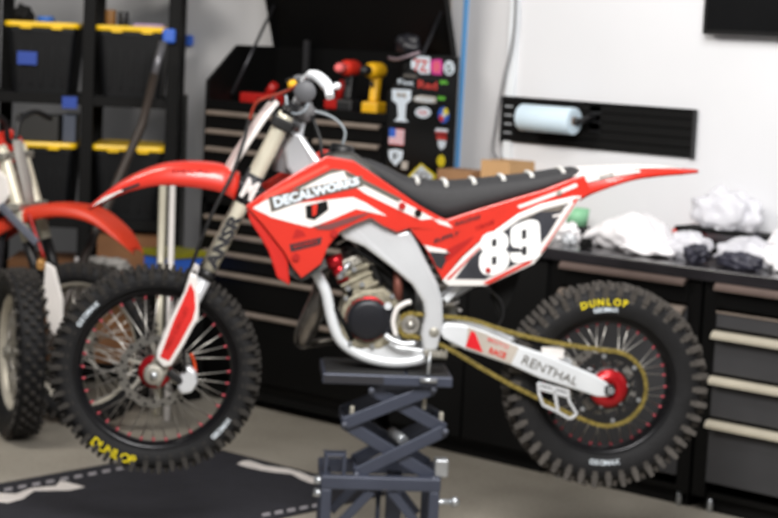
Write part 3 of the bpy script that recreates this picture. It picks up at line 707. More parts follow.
for k in range(6):
    t = 2*PI*k/6+.3; mb.bar((math.cos(t)*.035, -.056, math.sin(t)*.035), (math.cos(t+.35)*.095, -.06, math.sin(t+.35)*.095), .012, .005)
mb.lathe([(.02, -.05), (.055, -.052), (.055, -.06), (.02, -.062)], seg=36, mi=1); mb.build('disc_carrier', [ALU, REDA], hf)
mb = MB().lathe([(.128, -.075), (.137, -.075), (.137, -.060), (.128, -.060)], seg=16, a0=math.radians(60), a1=math.radians(108)); mb.build('disc_guard', ORNG, hf)
# rear hub: sprocket and chain ring
mb = MB()
n = 96
ro = [V((math.cos(t)*(.122+.004*math.cos(48*t)), -.078, math.sin(t)*(.122+.004*math.cos(48*t)))) for t in (2*PI*k/n for k in range(n))]
ri = [V((math.cos(t)*.098, -.078, math.sin(t)*.098)) for t in (2*PI*k/n for k in range(n))]
ov = V((0, .006, 0))
mb.loft([ro, [p+ov for p in ro], [p+ov for p in ri], ri], 0, False, False, True, True)
for k in range(6):
    t = 2*PI*k/6+.2; c1 = V((math.cos(t)*.062, -.075, math.sin(t)*.062))
    for dt in (-.28, .28): mb.bar(c1, V((math.cos(t+dt)*.104, -.075, math.sin(t+dt)*.104)), .013, .005)
mb.lathe([(.045, -.078), (.072, -.078), (.072, -.072), (.045, -.072)], seg=36)
mb.build('sprocket', BLK, hr)
mb = MB()
for k in range(6):
    t = 2*PI*k/6+.2; p = V((math.cos(t)*.063, -.084, math.sin(t)*.063)); mb.cyl(p, p+V((0, .01, 0)), .0075, seg=6)
    t += .52; p = V((math.cos(t)*.11, -.083, math.sin(t)*.11)); mb.cyl(p, p+V((0, .006, 0)), .008, seg=8)
mb.build('sprocket_bolt', ZINC, hr)
MB().lathe([(.02, -.105), (.045, -.1), (.062, -.088), (.066, -.08), (.04, -.079), (.02, -.08)], seg=40).build('hub_flange', mat('bright red anodised', 'b4161e', .3, .5, coat=.2), hr)
disc('brake_disc', hr, .085, .115, .068, STEEL, 20)
# far-side rear caliper
# chain: upper run, wrap round sprockets, lower run
lt = -.075
c0 = B(410.5, 325, .075); c1 = V((cr.x, lt, cr.z)); rb_, ra_ = .127, .040
def tang(up):
    d = c0-c1; L_ = math.hypot(d.x, d.z); base_a = math.atan2(d.z, d.x); off = math.acos((rb_-ra_)/L_)*(-1 if up else 1)
    return base_a+off
au, al = tang(True), tang(False)
pts = []
sag_top = [B(472, 320.5, .075), B(503, 330, .075), B(536, 339, .075)]
pts += [V((c0.x+math.cos(a)*ra_, lt, c0.z+math.sin(a)*ra_)) for a in (al+(au+2*PI-al if au < al else au-al)*k/10 for k in range(11))] if False else []
# front wrap: from the top tangent round the front (negative x) to the bottom tangent
for k in range(13):
    a = math.radians(75)+math.radians(215)*k/12
    pts.append(V((c0.x+math.cos(a)*ra_, lt, c0.z+math.sin(a)*ra_)))
pts += [B(443, 345.5, .075), B(478, 366, .075), B(510, 384, .075), B(540, 399, .075), B(570, 414, .075)]
for k in range(17):
    a = math.radians(-112)+math.radians(205)*k/16
    pts.append(V((c1.x+math.cos(a)*rb_, lt, c1.z+math.sin(a)*rb_)))
pts += [B(575, 346, .075), B(536, 338.6, .075), B(503, 330, .075), B(472, 320, .075), B(445, 316.5, .075)]
ch = spline(pts, 3, True)
mb = MB().tube(ch, .0072, 8, closed=True)
# link plates
tot = 0; last = None; acc = 0
for i in range(len(ch)):
    p, q = ch[i], ch[(i+1) % len(ch)]; L_ = (q-p).length
    while acc < L_:
        c_ = p.lerp(q, acc/L_) if L_ else p; t_dir = (q-p).normalized()
        if t_dir.length: mb.bar(c_-t_dir*.0065, c_+t_dir*.0065, .0135, .019)
        acc += .0165
    acc -= L_
mb.build('drive_chain', CHAIN, bike)
mb = MB().lathe([(.012, lt-.004), (.030, lt-.004), (.036, lt), (.030, lt+.004), (.012, lt+.004)], V((c0.x, 0, c0.z)), seg=26); 
mb.lathe([(0, lt-.012), (.014, lt-.012), (.014, lt+.01), (0, lt+.01)], V((c0.x, 0, c0.z)), seg=12, ring=False); mb.build('front_sprocket', STEEL, bike)
# swingarm
sw_px = [(446, 323), (464, 324.5), (484, 331), (518, 345.5), (545, 354.5), (570, 365), (594, 375), (613, 385), (617, 392), (610, 398), (597, 397), (570, 388), (540, 378.5), (511, 365.5), (466, 350), (444, 339), (438, 330)]
for sgn in (1, -1):
    mb = MB(); A = [B(x, y, .105) for x, y in sw_px]; Bp = [p+V((0, .034, 0)) for p in A]
    if sgn < 0: A = [mir(p) for p in A]; Bp = [mir(p) for p in Bp]
    mb.prism(A, Bp); o = mb.build('swingarm', SILW, bike, bevel=.007, seg=3)
    if sgn > 0: swg = o
mb = MB().bb(B(446, 340, -.075)+V((0, 0, 0)), B(470, 330, .075)); mb.build('swingarm_bridge', SILW, bike, bevel=.008)
decal(swg, [(468, 327), (484, 333), (519, 347.5), (511, 364), (484, 354.5), (466, 348)], .105, mat('grey beige decal', 'b4aca2', .5), k=1)
decal(swg, [(471, 331), (475, 332.5), (483, 352.5), (465.5, 346.5)], .105, mat('decal red', 'd81a26', .4), k=2)
words(swg, 'MOTO', (487.5, 341), (508, 349.5), (488.5, 337), .105, PINK, .01)
words(swg, 'RACE', (488.5, 353), (505, 359), (490.5, 347), .105, RED, .04)
words(swg, 'RENTHAL', (521, 363.5), (576, 385.5), (525, 355), .105, GREYD, .0, taper=.8)
MB().cyl(cr+V((0, -.125, 0)), cr+V((0, .125, 0)), .012).build('rear_axle', ZINC, bike)
aq = B(604, 391, .115)
MB().lathe([(.008, -.122), (.017, -.122), (.02, -.112), (.02, -.10), (.008, -.10)], V((cr.x, 0, cr.z)), seg=6).build('axle_nut', BLK, bike)
MB().bb(B(541, 359, .07), B(563, 346, .03)).build('chain_slider_block', WHT, bike, bevel=.005)
# chain guide with two windows
mb = MB()
gp = [(538, 383), (568, 391), (569, 401), (577, 414), (570, 419), (556, 411), (543, 405), (539, 394)]
fr_ = [B(x, y, .095) for x, y in gp]
for i in range(len(fr_)): mb.bar(fr_[i], fr_[(i+1) % len(fr_)], .010, .008)
mb.bar(B(554, 388, .095), B(558, 412, .095), .012, .008); mb.bar(B(539, 388, .095), B(568, 396, .095), .014, .008)
mb.build('chain_guide', SILV, bike, bevel=.002)

# frame spars, cradle
spar = [(290, 131), (301, 134), (311, 149), (322, 164), (345, 190), (372, 214), (398, 232), (409, 229), (418, 244), (427, 262), (438, 283), (443, 300), (443.5, 322), (437.5, 351), (424, 352), (421, 335), (425, 316), (423, 303), (412, 285), (392, 268), (364, 247), (342, 238), (338, 230), (325, 205), (300, 186), (286, 168), (284, 150)]
sp1, sp2 = both('frame_spar', spar, lambda x: .125 if x > 330 else .075+.05*(x-284)/46, .035, SILV, bevel=.012)
MB().lathe([(0, -.128), (.015, -.128), (.02, -.12), (.02, .12), (.015, .128), (0, .128)], B(430.5, 326.5, 0), seg=24, ring=False).build('pivot_bolt', ALU, bike)
MB().cyl(B(297, 112, 0), B(283, 172, 0), .036).build('head_tube', SILV, bike)
for s_ in (1, -1):
    L_ = [(309, 258), (319, 278), (326, 293), (330, 312), (336, 332), (346, 346), (367, 357.5), (394, 362.5), (421, 359), (432, 350)]
    q = [B(x, y, .075) for x, y in L_]; q = [p if s_ > 0 else mir(p) for p in q]
    MB().tube(spline(q, 4), .0185, 14).build('frame_cradle', SILW, bike)
MB().bar(B(318, 274, .06), B(324, 291, .06), .018, .03).build('cradle_bracket', REDA, bike, bevel=.003)
cp = [(334, 318), (340, 334), (350, 345), (362, 350), (372, 341), (384, 339), (396, 346), (420, 349), (432, 346), (434, 356), (421, 361.5), (394, 364.5), (367, 359.5), (346, 349), (334, 334)]
both('cradle_skirt', cp, .086, .02, SILW, bevel=.005)
# subframe rails
for s_ in (1, -1):
    q = [B(x, y, .075) for x, y in ((436, 262), (460, 240), (500, 214), (545, 196), (572, 186))]; q = [p if s_ > 0 else mir(p) for p in q]
    MB().tube(q, .01, 10).build('subframe_rail', SILV, bike)
    q = [B(x, y, .075) for x, y in ((441, 296), (456, 284), (478, 272), (520, 240), (556, 200))]; q = [p if s_ > 0 else mir(p) for p in q]
    MB().tube(q, .009, 10).build('subframe_rail', SILV, bike)
MB().bar(B(445, 301, .09), B(458, 286, .09), .022, .012).build('subframe_bracket', SILW, bike, bevel=.004)

# engine
cc = B(368, 320, .115)
MB().lathe([(0, -.118-.004), (.05, -.122), (.064, -.118), (.068, -.108), (.068, -.085), (0, -.085)], V((cc.x, 0, cc.z)), seg=40, ring=False).build('ignition_cover', mat('black engine cover', '1d1e24', .4, .3), bike)
MB().lathe([(.055, -.09), (.076, -.09), (.076, -.084), (.055, -.084)], V((cc.x, 0, cc.z)), seg=40).build('cover_gasket', REDA, bike)
mb = MB(); A = [B(x, y, .09) for x, y in ((345, 300), (362, 290), (384, 288), (398, 300), (402, 322), (396, 340), (380, 350), (352, 348), (341, 334), (340, 315))]
mb.prism(A, [p+V((0, .17, 0)) for p in A]); mb.build('crankcase', CAST, bike, bevel=.01)
mb = MB(); A = [B(x, y, .112) for x, y in ((376, 304), (394, 307), (394, 333), (378, 336))]; mb.prism(A, [p+V((0, .03, 0)) for p in A]); mb.build('clutch_side_cover', mat('black engine cover', '1d1e24', .4, .3), bike, bevel=.006)
mb = MB()
a0_ = B(366, 300, 0); a1_ = B(346, 256, 0); dirc = (a1_-a0_).normalized(); upv = V((0, 1, 0))
Lc = (a1_-a0_).length
mb.bar(a0_, a0_+dirc*Lc*.72, .1, .12)
mb.bar(a0_+dirc*Lc*.25, a0_+dirc*Lc*.34, .125, .15); mb.bar(a0_+dirc*Lc*.5, a0_+dirc*Lc*.56, .115, .14); mb.bar(a0_+dirc*Lc*.66, a0_+dirc*Lc*.76, .118, .15)
mb.build('cylinder', CAST, bike, bevel=.006)
mb = MB().bar(a0_+dirc*Lc*.76, a0_+dirc*Lc*1.0, .10, .13); mb.cyl(a0_+dirc*Lc, a0_+dirc*(Lc+.03), .012); mb.build('cylinder_head', ALU, bike, bevel=.01)
mb = MB()
for dx, dy in ((-12, 4), (2, -3), (10, 12), (-4, 16)):
    p = B(352+dx, 272+dy, .08); MB().cyl(p, p+V((0, -.012, 0)), .009, seg=6).build('engine_bolt', ZINC, bike)
for x, y in ((346, 298), (392, 296), (398, 338), (350, 343), (372, 346)):
    p = B(x, y, .09); MB().cyl(p, p+V((0, -.01, 0)), .008, seg=6).build('engine_bolt', ZINC, bike)
MB().cyl(B(336, 262, .05), B(344, 281, .05), .022).cyl(B(333, 256, .05), B(337, 266, .05), .027).build('power_valve_cover', REDA, bike)
mb = MB().cyl(B(374, 270, .04), B(386, 275, .04), .014); mb.build('coolant_fitting', REDA, bike)
MB().tube(spline([B(345, 254, .04), B(356, 245, .06), B(368, 252, .06), B(374, 268, .05), B(380, 285, .04)], 5), .013, 12).build('coolant_hose', BLK, bike)
mb = MB().cyl(B(390, 300, .0), B(402, 285, .0), .045).cyl(B(395, 292, .035), B(401, 308, .035), .028); mb.build('carburetor', ALU, bike, bevel=.003)
MB().cyl(B(398, 272, .07), B(398, 300, .07), .016).build('carburetor_cap', mat('copper brown', '7c4b40', .5, .4), bike)
MB().cyl(B(386, 290, .07), B(392, 306, .07), .008).build('idle_screw', ZINC, bike); MB().cyl(B(350, 262, .075), B(341, 275, .075), .009).build('head_fitting', ZINC, bike); MB().tube(spline([B(335, 245, .06), B(350, 240, .07), B(368, 262, .07), B(378, 262, .07)], 4), .004, 8).build('engine_line', STEEL, bike)
MB().tube(spline([B(396, 336, .11), B(393, 322, .11), B(397, 309, .11), B(406, 303, .11), B(411, 302, .11)], 5), .0085, 10).build('chain_case_guard', WHT, bike)
MB().tube(spline([B(385, 335, .12), B(392, 340, .125), B(403, 344, .13), B(415, 343.5, .13)], 5), .009, 10).build('shift_lever', SILW, bike)
mb = MB()
mb.bar(B(424, 352, .12), B(446, 355, .12), .014, .05); 
for k in range(5): mb.bar(B(428+k*4.5, 350, .14), B(428+k*4.5, 357, .14), .006, .03)
mb.build('footpeg', ALU, bike, bevel=.002)
o_, = [MB().bar(B(426, 356, -.14), B(446, 356, -.14), .014, .06).build('footpeg', ALU, bike)]
# darker dressing round the engine
MB().tube(spline([B(338, 244, .05), B(352, 248, .08), B(368, 258, .085), B(384, 268, .08), B(396, 280, .06)], 5), .007, 8).build('wiring_loom', BLKM, bike)
MB().tube(spline([B(404, 262, .03), B(410, 282, .05), B(412, 300, .06), B(405, 314, .06)], 5), .012, 10).build('fuel_hose', BLKM, bike)
mb = MB(); A = [B(x, y, .06) for x, y in ((334, 238), (360, 236), (392, 262), (412, 290), (416, 318), (404, 334), (398, 300), (372, 268))]
mb.prism(A, [p+V((0, .1, 0)) for p in A]); mb.build('intake_boot', BLKM, bike, bevel=.01)
MB().box(B(350, 293, .075), (.02, .02, .03)).build('spark_lead_cap', BLKM, bike, bevel=.004)
MB().tube(spline([B(326, 300, .05), B(336, 310, .08), B(345, 325, .09), B(352, 340, .09)], 5), .008, 8).build('case_hose', BLKM, bike)
MB().cyl(B(388, 306, .1), B(388, 306, .125), .012).build('case_plug', SILV, bike)
# exhaust expansion chamber
q = [B(x, y, l) for x, y, l in ((346, 262, 0), (332, 266, -.0), (322, 280, .0), (319, 296, .01), (314, 311, .01), (308, 326, .0), (303, 339, -.02), (309, 343, -.08), (334, 340, -.10), (370, 330, -.12), (410, 310, -.13))]
sq = spline(q, 5); rad = lerp_list([.018, .02, .024, .030, .035, .037, .032, .015, .013, .018, .016], 5)
MB().tube(sq, rad, 18).build('exhaust_pipe', DSTEEL, bike)
MB().cyl(B(410, 310, -.13), B(500, 255, -.12), .045, .05).build('silencer', SILV, bike)
# rear shock and air box
MB().cyl(B(452, 318, 0), B(428, 225, 0), .02).build('shock_body', ALU, bike)
mb = MB(); pts = []
for k in range(90):
    t = k/89; c_ = B(450, 310, 0).lerp(B(433, 243, 0), t); a = t*2*PI*7; pts.append(c_+V((math.cos(a)*.035, math.sin(a)*.035, 0)))
mb.tube(pts, .006, 8); mb.build('shock_spring', WHT, bike)
mb = MB(); A = [B(x, y, .07) for x, y in ((412, 232), (446, 224), (505, 212), (540, 205), (527, 255), (486, 283), (446, 283), (432, 262))]
mb.prism(A, [p+V((0, .14, 0)) for p in A]); mb.build('airbox', BLKM, bike, bevel=.01)
MB().tube(spline([B(484, 284, .06), B(500, 300, .05), B(503, 316, .05), B(495, 330, .05)], 4), .004, 8).build('vent_hose', BLK, bike)
mb = MB(); A = [B(x, y, .03) for x, y in ((494, 270), (524, 262), (512, 300), (500, 320), (492, 300))]; mb.prism(A, [p+V((0, .06, 0)) for p in A]); mb.build('mud_flap', BLKM, bike, bevel=.004)

# fuel tank and radiators
mb = MB(); A = [B(x, y, .10) for x, y in ((322, 160), (334, 152), (352, 153), (372, 166), (392, 192), (410, 214), (380, 214), (340, 225), (318, 205))]
mb.prism(A, [p+V((0, .20, 0)) for p in A]); mb.build('fuel_tank', mat('grey tank plastic', '3a3835', .5), bike, bevel=.02, seg=3)
MB().lathe([(0, -.0), (.04, -.0), (.042, .012), (.036, .03), (0, .032)], B(341, 153.5, 0), (0.15, 0, 1), 24, ring=False).build('tank_cap', BLK, bike)
MB().tube(spline([B(341, 149, 0), B(345, 132, .0), B(335, 119, 0), B(318, 112, .01), B(300, 110, .02)], 6), .0045, 8).build('tank_vent_hose', mat('translucent hose', '8f979c', .3), bike)
for s_ in (1, -1):
    mb = MB(); y0 = -.155*s_
    A = [B(x, y, 0) for x, y in ((262, 205), (300, 186), (326, 262), (300, 276), (286, 268))]
    A = [V((p.x, y0, p.z)) for p in A]; mb.prism(A, [p+V((0, .09*s_, 0)) for p in A]); mb.build('radiator', mat('radiator core', '5c5c5c', .5, .6, var=.5, scale=90), bike, bevel=.004)

# shrouds
SL = lambda x: .205-.075*(x-245)/195
shr = [(245.5, 206), (262, 194), (294, 174), (326.5, 156), (353, 160.5), (372, 173), (394, 188), (420, 206), (440, 217), (452, 222), (441, 232), (420, 229), (409, 228.5), (397.5, 232.5), (383, 226), (371, 218), (355, 224), (340, 232), (328.5, 246), (321, 264), (301.5, 278.5), (293, 268), (284, 252), (262, 224)]
s1, s2 = both('radiator_shroud', shr, SL, .012, RED, bevel=.004)
scoop = [(245.5, 207), (250, 222), (258, 234), (268, 251), (277, 278), (290, 286), (288, 262), (284, 252), (262, 224)]
sA = MB(); A = [B(x, y, SL(x)-.012) for x, y in scoop]; sA.prism(A, [p+V((0, .045, 0)) for p in A]); sA.build('shroud_scoop', mat('deep red plastic', 'c4241c', .4), bike, bevel=.006)
sA = MB(); A2 = [mir(p) for p in A]; sA.prism(A2, [p-V((0, .045, 0)) for p in A2]); sA.build('shroud_scoop', mat('deep red plastic', 'c4241c', .4), bike, bevel=.006)
decal(s1, [(252.5, 208), (269, 198), (272, 209), (299.5, 203), (353, 197), (366, 203), (387, 216), (356, 209), (333, 219), (311, 227.5), (294, 223.5), (272, 217.5)], SL, WHTD)
decal(s1, [(294, 188), (329, 171), (345, 170), (366, 181), (398, 199), (434, 218.5), (421, 220), (399, 210), (366, 194), (354, 186), (310, 192)], SL, WHTD, k=1)
decal(s1, [(290, 190), (332, 169), (347, 170), (340, 171.5), (329, 174), (300, 189)], SL, GREYD, k=2)
decal(s1, [(344, 170), (353, 174), (402, 199), (398, 202), (362, 184), (346, 176)], SL, GREYD, k=2)
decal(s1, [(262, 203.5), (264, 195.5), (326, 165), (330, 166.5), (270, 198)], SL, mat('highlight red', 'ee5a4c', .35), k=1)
decal(s1, [(268.5, 197), (303, 189), (332, 182.5), (362, 175.5), (363.5, 186), (338, 192), (306, 199.5), (271.5, 212)], SL, GREYD, k=3, name='text_band')
words(s1, 'DECALWORKS', (275, 208), (360, 184), (272.5, 197.5), SL, WPR, .05, k=5, taper=.72)
decal(s1, [(305.5, 206), (327, 200.5), (328.5, 209.5), (314.5, 220), (306.5, 218)], SL, BLKM, k=3, name='vent_recess')
decal(s1, [(312, 205), (317.5, 203.5), (316.5, 214), (312.5, 216.5)], SL, RED, k=4)
decal(s1, [(313, 226), (328, 224), (352, 216.5), (372, 212), (352, 222), (330, 230), (318, 229.5)], SL, mat('slate stripe', '6c3a3a', .5), k=2)
decal(s1, [(289.5, 244.5), (322, 237), (320.5, 244.5), (311, 247), (291, 252)], SL, BLKD, k=1)
words(s1, 'WORKS', (293, 249.5), (318, 243), (292, 245.5), SL, REDD, .01, k=3)
decal(s1, [(292, 239), (296, 229), (303, 231), (306, 236)], SL, REDD, k=1)
for x, y in ((402, 206), (418, 213), (334, 233.5), (296, 257)):
    p = B(x, y, SL(x)+.002); MB().cyl(p, p+V((0, -.006, 0)), .012, seg=14).build('shroud_bolt', REDD if x != 418 else BLKM, s1)

# side panel (red front piece) and number plate
SP = lambda x: .135-.02*(x-410)/165
red_side = [(409.5, 229), (441, 218), (447, 219.5), (478, 209.5), (511, 199.5), (545, 189.5), (566, 181), (584, 175), (592, 193), (578, 201), (540, 206), (517, 215), (480, 241), (462, 257), (443, 281), (436, 268), (425, 247.5)]
d1, d2 = both('side_panel', red_side, SP, .014, RED, bevel=.004)
decal(d1, [(433, 219), (447, 222), (453, 228), (440, 224)], SP, WHTD)
decal(d1, [(424, 245), (447, 250), (450, 253.5), (429, 251.5)], SP, WHTD)
decal(d1, [(429, 251.5), (450, 253.5), (441.5, 270), (436, 266)], SP, BLKD)
decal(d1, [(517, 206), (560, 190), (576, 183), (578, 186.5), (560, 194), (520, 208.5)], SP, WHTD)
decal(d1, [(446, 250), (474, 236), (470, 242), (447, 262), (445, 258)], SP, REDD)
for (p0, p1, ph, t_) in (((455, 226), (480, 218.5), (455.5, 222), 'RACING'), ((433.5, 243.5), (459, 235), (434.5, 239), 'SUPPLY'), ((475, 231), (494, 223), (475, 227), 'TEAM')):
    words(d1, t_, p0, p1, ph, SP, BLKD if t_ != 'TEAM' else REDD, .035)
NP = lambda x: .142-.02*(x-440)/140
plate = [(442.5, 281), (448.5, 286), (486, 286), (534, 264), (540, 257), (559, 231), (582, 196.5), (575, 196), (541, 204), (517.5, 214.5), (481, 241), (463, 257)]
n1, n2 = both('number_plate', plate, NP, .008, WHT, bevel=.003)
decal(n1, [(455, 279), (485, 279.5), (528, 258), (537, 248), (556, 225), (569, 203), (545, 209), (521, 219), (486, 244), (470, 259)], NP, mat('graphite decal', '33343a', .4, var=.35, scale=10))
decal(n1, [(483, 284), (489, 284), (530, 263.5), (535, 256.5), (528, 261), (487, 281)], NP, RED, k=2)
decal(n1, [(446, 279.5), (450, 279), (480, 248), (484, 243)], NP, RED, k=2)
decal(n1, [(565, 207), (575, 199), (579, 198), (560, 226), (545, 249), (540, 254)], NP, RED, k=2)
decal(n1, [(565, 207), (572, 201), (574, 203), (541, 252), (539, 250)], NP, WHTD, k=3)
decal(n1, [(519, 220), (545, 209.5), (566, 204), (560, 211), (540, 212), (526, 220)], NP, mat('taupe decal', '6f6860', .5), k=2)
decal(n1, [(553, 215), (561, 213.5), (560, 216), (553, 217.5)], NP, WHTD, k=3)
MN = mat('number white', 'f6f6f6', .4, var=.01)
def digit(outer, slots):
    mb = MB()
    q = [B(x, y, NP(x)+.0045) for x, y in outer]
    ctr = sum(q, V((0, 0, 0)))/len(q)
    sm = spline(q, 3, True)
    mb.prism(sm, [p+V((0, .002, 0)) for p in sm])
    for sl in slots:
        q = [B(x, y, NP(x)+.0052) for x, y in sl]; mb.prism(q, [p+V((0, .0008, 0)) for p in q], 1)
    return mb.build('race_number', [MN, BLKD], n1)
digit([(482, 238), (485, 234.5), (491, 232), (499, 231.5), (505, 233.5), (508, 237.5), (508.5, 243), (507.5, 247), (505.5, 249.5), (508.5, 253), (509.3, 258), (508.5, 264), (505.5, 268.5), (499, 272.5), (491.5, 275.5), (484.5, 274.5), (480.5, 270), (479.2, 264), (480, 256), (483, 251.5), (480.5, 247.5), (480.3, 242)],
      [[(491.8, 239.5), (496.6, 238.5), (496.6, 246), (491.8, 246.8)], [(491.8, 257), (496.6, 255.8), (496.6, 264.2), (491.8, 265.2)]])
digit([(510.5, 235), (511, 229.5), (515, 225.5), (522, 222), (530, 219.8), (536.5, 220.5), (539.3, 224), (540, 230), (540.5, 242), (540, 252), (538, 257), (532, 259.8), (523, 262), (515.5, 262.8), (511.3, 260), (510.3, 255), (510.8, 251), (519, 250), (519.5, 248), (513, 247), (510.7, 242)],
      [[(521.7, 230.2), (526.5, 229), (526.5, 238.3), (521.7, 239.5)], [(510.6, 250.4), (521.8, 249.2), (522.3, 246.5), (526.8, 246), (526.8, 254.6), (522.3, 255.6), (521.5, 252), (510.6, 252.6)]])
p = B(488, 270, NP(488)+.006); MB().cyl(p, p+V((0, -.006, 0)), .009, seg=12).build('plate_bolt', REDD, n1)
p = B(559, 192.5, SP(559)+.002); MB().cyl(p, p+V((0, -.005, 0)), .009, seg=12).build('plate_bolt', ALU, d1)

# seat
top = [(357, 157), (372, 160.5), (388, 167.5), (402, 175), (416, 178.5), (444, 181), (472, 179.5), (501, 176.5), (529, 173.5), (555, 169.5), (572, 167.5), (583, 169)]
bot = [(356, 163.5), (374, 176), (394, 189.5), (415, 203.5), (435, 215), (447, 218.5), (478, 209.5), (511, 200), (535, 193), (556, 186), (572, 181), (584, 178)]
hw = [.05, .07, .085, .09, .095, .1, .105, .105, .105, .1, .09, .075]
rings = []
tt = [B(x, y, 0) for x, y in top]
for i in range(len(top)):
    t = tt[i]; b_ = B(*bot[i], hw[i]); w_ = hw[i]; h_ = t.z-b_.z
    sec = [(-w_, 0), (-w_*1.02, .35), (-w_*.97, .7), (-w_*.82, .92), (-w_*.5, 1.0), (0, 1.03), (w_*.5, 1.0), (w_*.82, .92), (w_*.97, .7), (w_*1.02, .35), (w_, 0)]
    rings.append([V((b_.x+(t.x-b_.x)*f, y, b_.z+h_*f)) for y, f in sec])
R2 = []
for k in range(len(rings[0])):
    R2.append(spline([r[k] for r in rings], 4))
rings = [[R2[k][i] for k in range(len(R2))] for i in range(len(R2[0]))]
seat = MB().loft(rings).build('seat', SEATM, bike)
mb = MB()
for (x, y) in ((416, 177.5), (444, 180), (472, 178.5), (501, 175.5), (529, 172.5), (560, 168.3)):
    t = B(x, y, 0); w_ = .08
    mb.tube([t+V((0, yy, zz)) for yy, zz in ((-.088, -.010), (-.06, -.003), (0, 0), (.06, -.003), (.088, -.010))], .0075, 8)
mb.build('grip_rib', mat('pale rib', 'd4d4d0', .6), seat)

# fenders
def fender(name, crown, edge, hw_, material, n=5, drop=None, F=B, bk=bike, solid=.004, far=True):
    rings = []
    for i in range(len(crown)):
        w_ = hw_[i]; c_ = F(*crown[i], 0); e_ = F(*edge[i], w_)
        d = e_-V((c_.x, -w_, c_.z))
        sec = []
        for s_, f in ((-1, 1), (-1.0, .72), (-.96, .35), (-.8, .08), (-.45, .0), (0, 0), (.45, .0), (.8, .08), (.96, .35), (1.0, .72), (1, 1)):
            sec.append(V((c_.x+d.x*f, s_*w_, c_.z+d.z*f)))
        rings.append(sec)
    cols = [spline([r[k] for r in rings], n) for k in range(len(rings[0]))]
    rings = [[cols[k][i] for k in range(len(cols))] for i in range(len(cols[0]))]
    o = MB().loft(rings, closed=False, caps=False).build(name, material, bk, solid=solid)
    return o, rings
ff, fr2 = fender('front_fender', [(89, 207), (103, 195), (126, 179), (156, 166), (184, 162), (219, 164), (240, 173)], [(90, 210), (115, 197), (140, 189), (161, 185.5), (184, 186.5), (219, 192), (236, 201)], [.04, .07, .085, .095, .1, .1, .085], RED)
def fdecal(parent, px, lat, material):
    A = [B(x, y, l) for (x, y), l in zip(px, lat)]
    return MB().prism(A, [p+V((0, .0015, 0)) for p in A]).build('graphic', material, parent)
rf_, _ = fender('rear_fender', [(560, 170), (583, 168.5), (610, 167.5), (637, 166.5), (665, 167.5), (682, 169), (697, 170)], [(566, 203), (579, 201), (594, 193.5), (629, 181.5), (655, 177), (681, 174.5), (697.5, 173)], [.1, .1, .1, .1, .085, .065, .03], RED)
# white centre panel laid on the rear fender
cen = [(568, 169.5), (583, 168), (610, 167), (637, 166), (660, 166.8), (680, 168.5)]; ws = [.072, .078, .08, .074, .06, .04]
rings = []
for (x, y), w_ in zip(cen, ws):
    c_ = B(x, y, 0); rings.append([c_+V((0, s_*w_*1.28, -abs(s_)**6*.022+.003)) for s_ in (-1, -.85, -.5, 0, .5, .85, 1)])
MB().loft(rings, closed=False, caps=False).build('fender_top_graphic', WHTD, rf_, solid=.002)
# side strip of white on the rear fender flank
fdecal(rf_, [(585, 174), (612, 171.5), (640, 169.5), (640, 172.5), (612, 177), (585, 183)], [.1045]*6, WHTD)
words(rf_, 'RACE', (600, 179), (613, 175.5), (600, 176), .104, GREYD, .02)
# white tip swoosh and dark mark on the front fender
words(ff, 'DECAL', (172, 172.5), (211, 173), (172, 168.5), .0985, REDD, .02)
fdecal(ff, [(92, 206.5), (104, 197), (120, 190.5), (134, 187), (118, 193), (104, 201)], [.062, .074, .086, .09, .088, .076], WHTD)
fdecal(ff, [(121, 189), (139, 183), (140, 185), (124, 191)], [.092, .096, .096, .092], BLKD)
MB().bar(B(236, 188, 0), B(248, 186, 0), .05, .12).build('fender_mount', BLK, bike, bevel=.006)

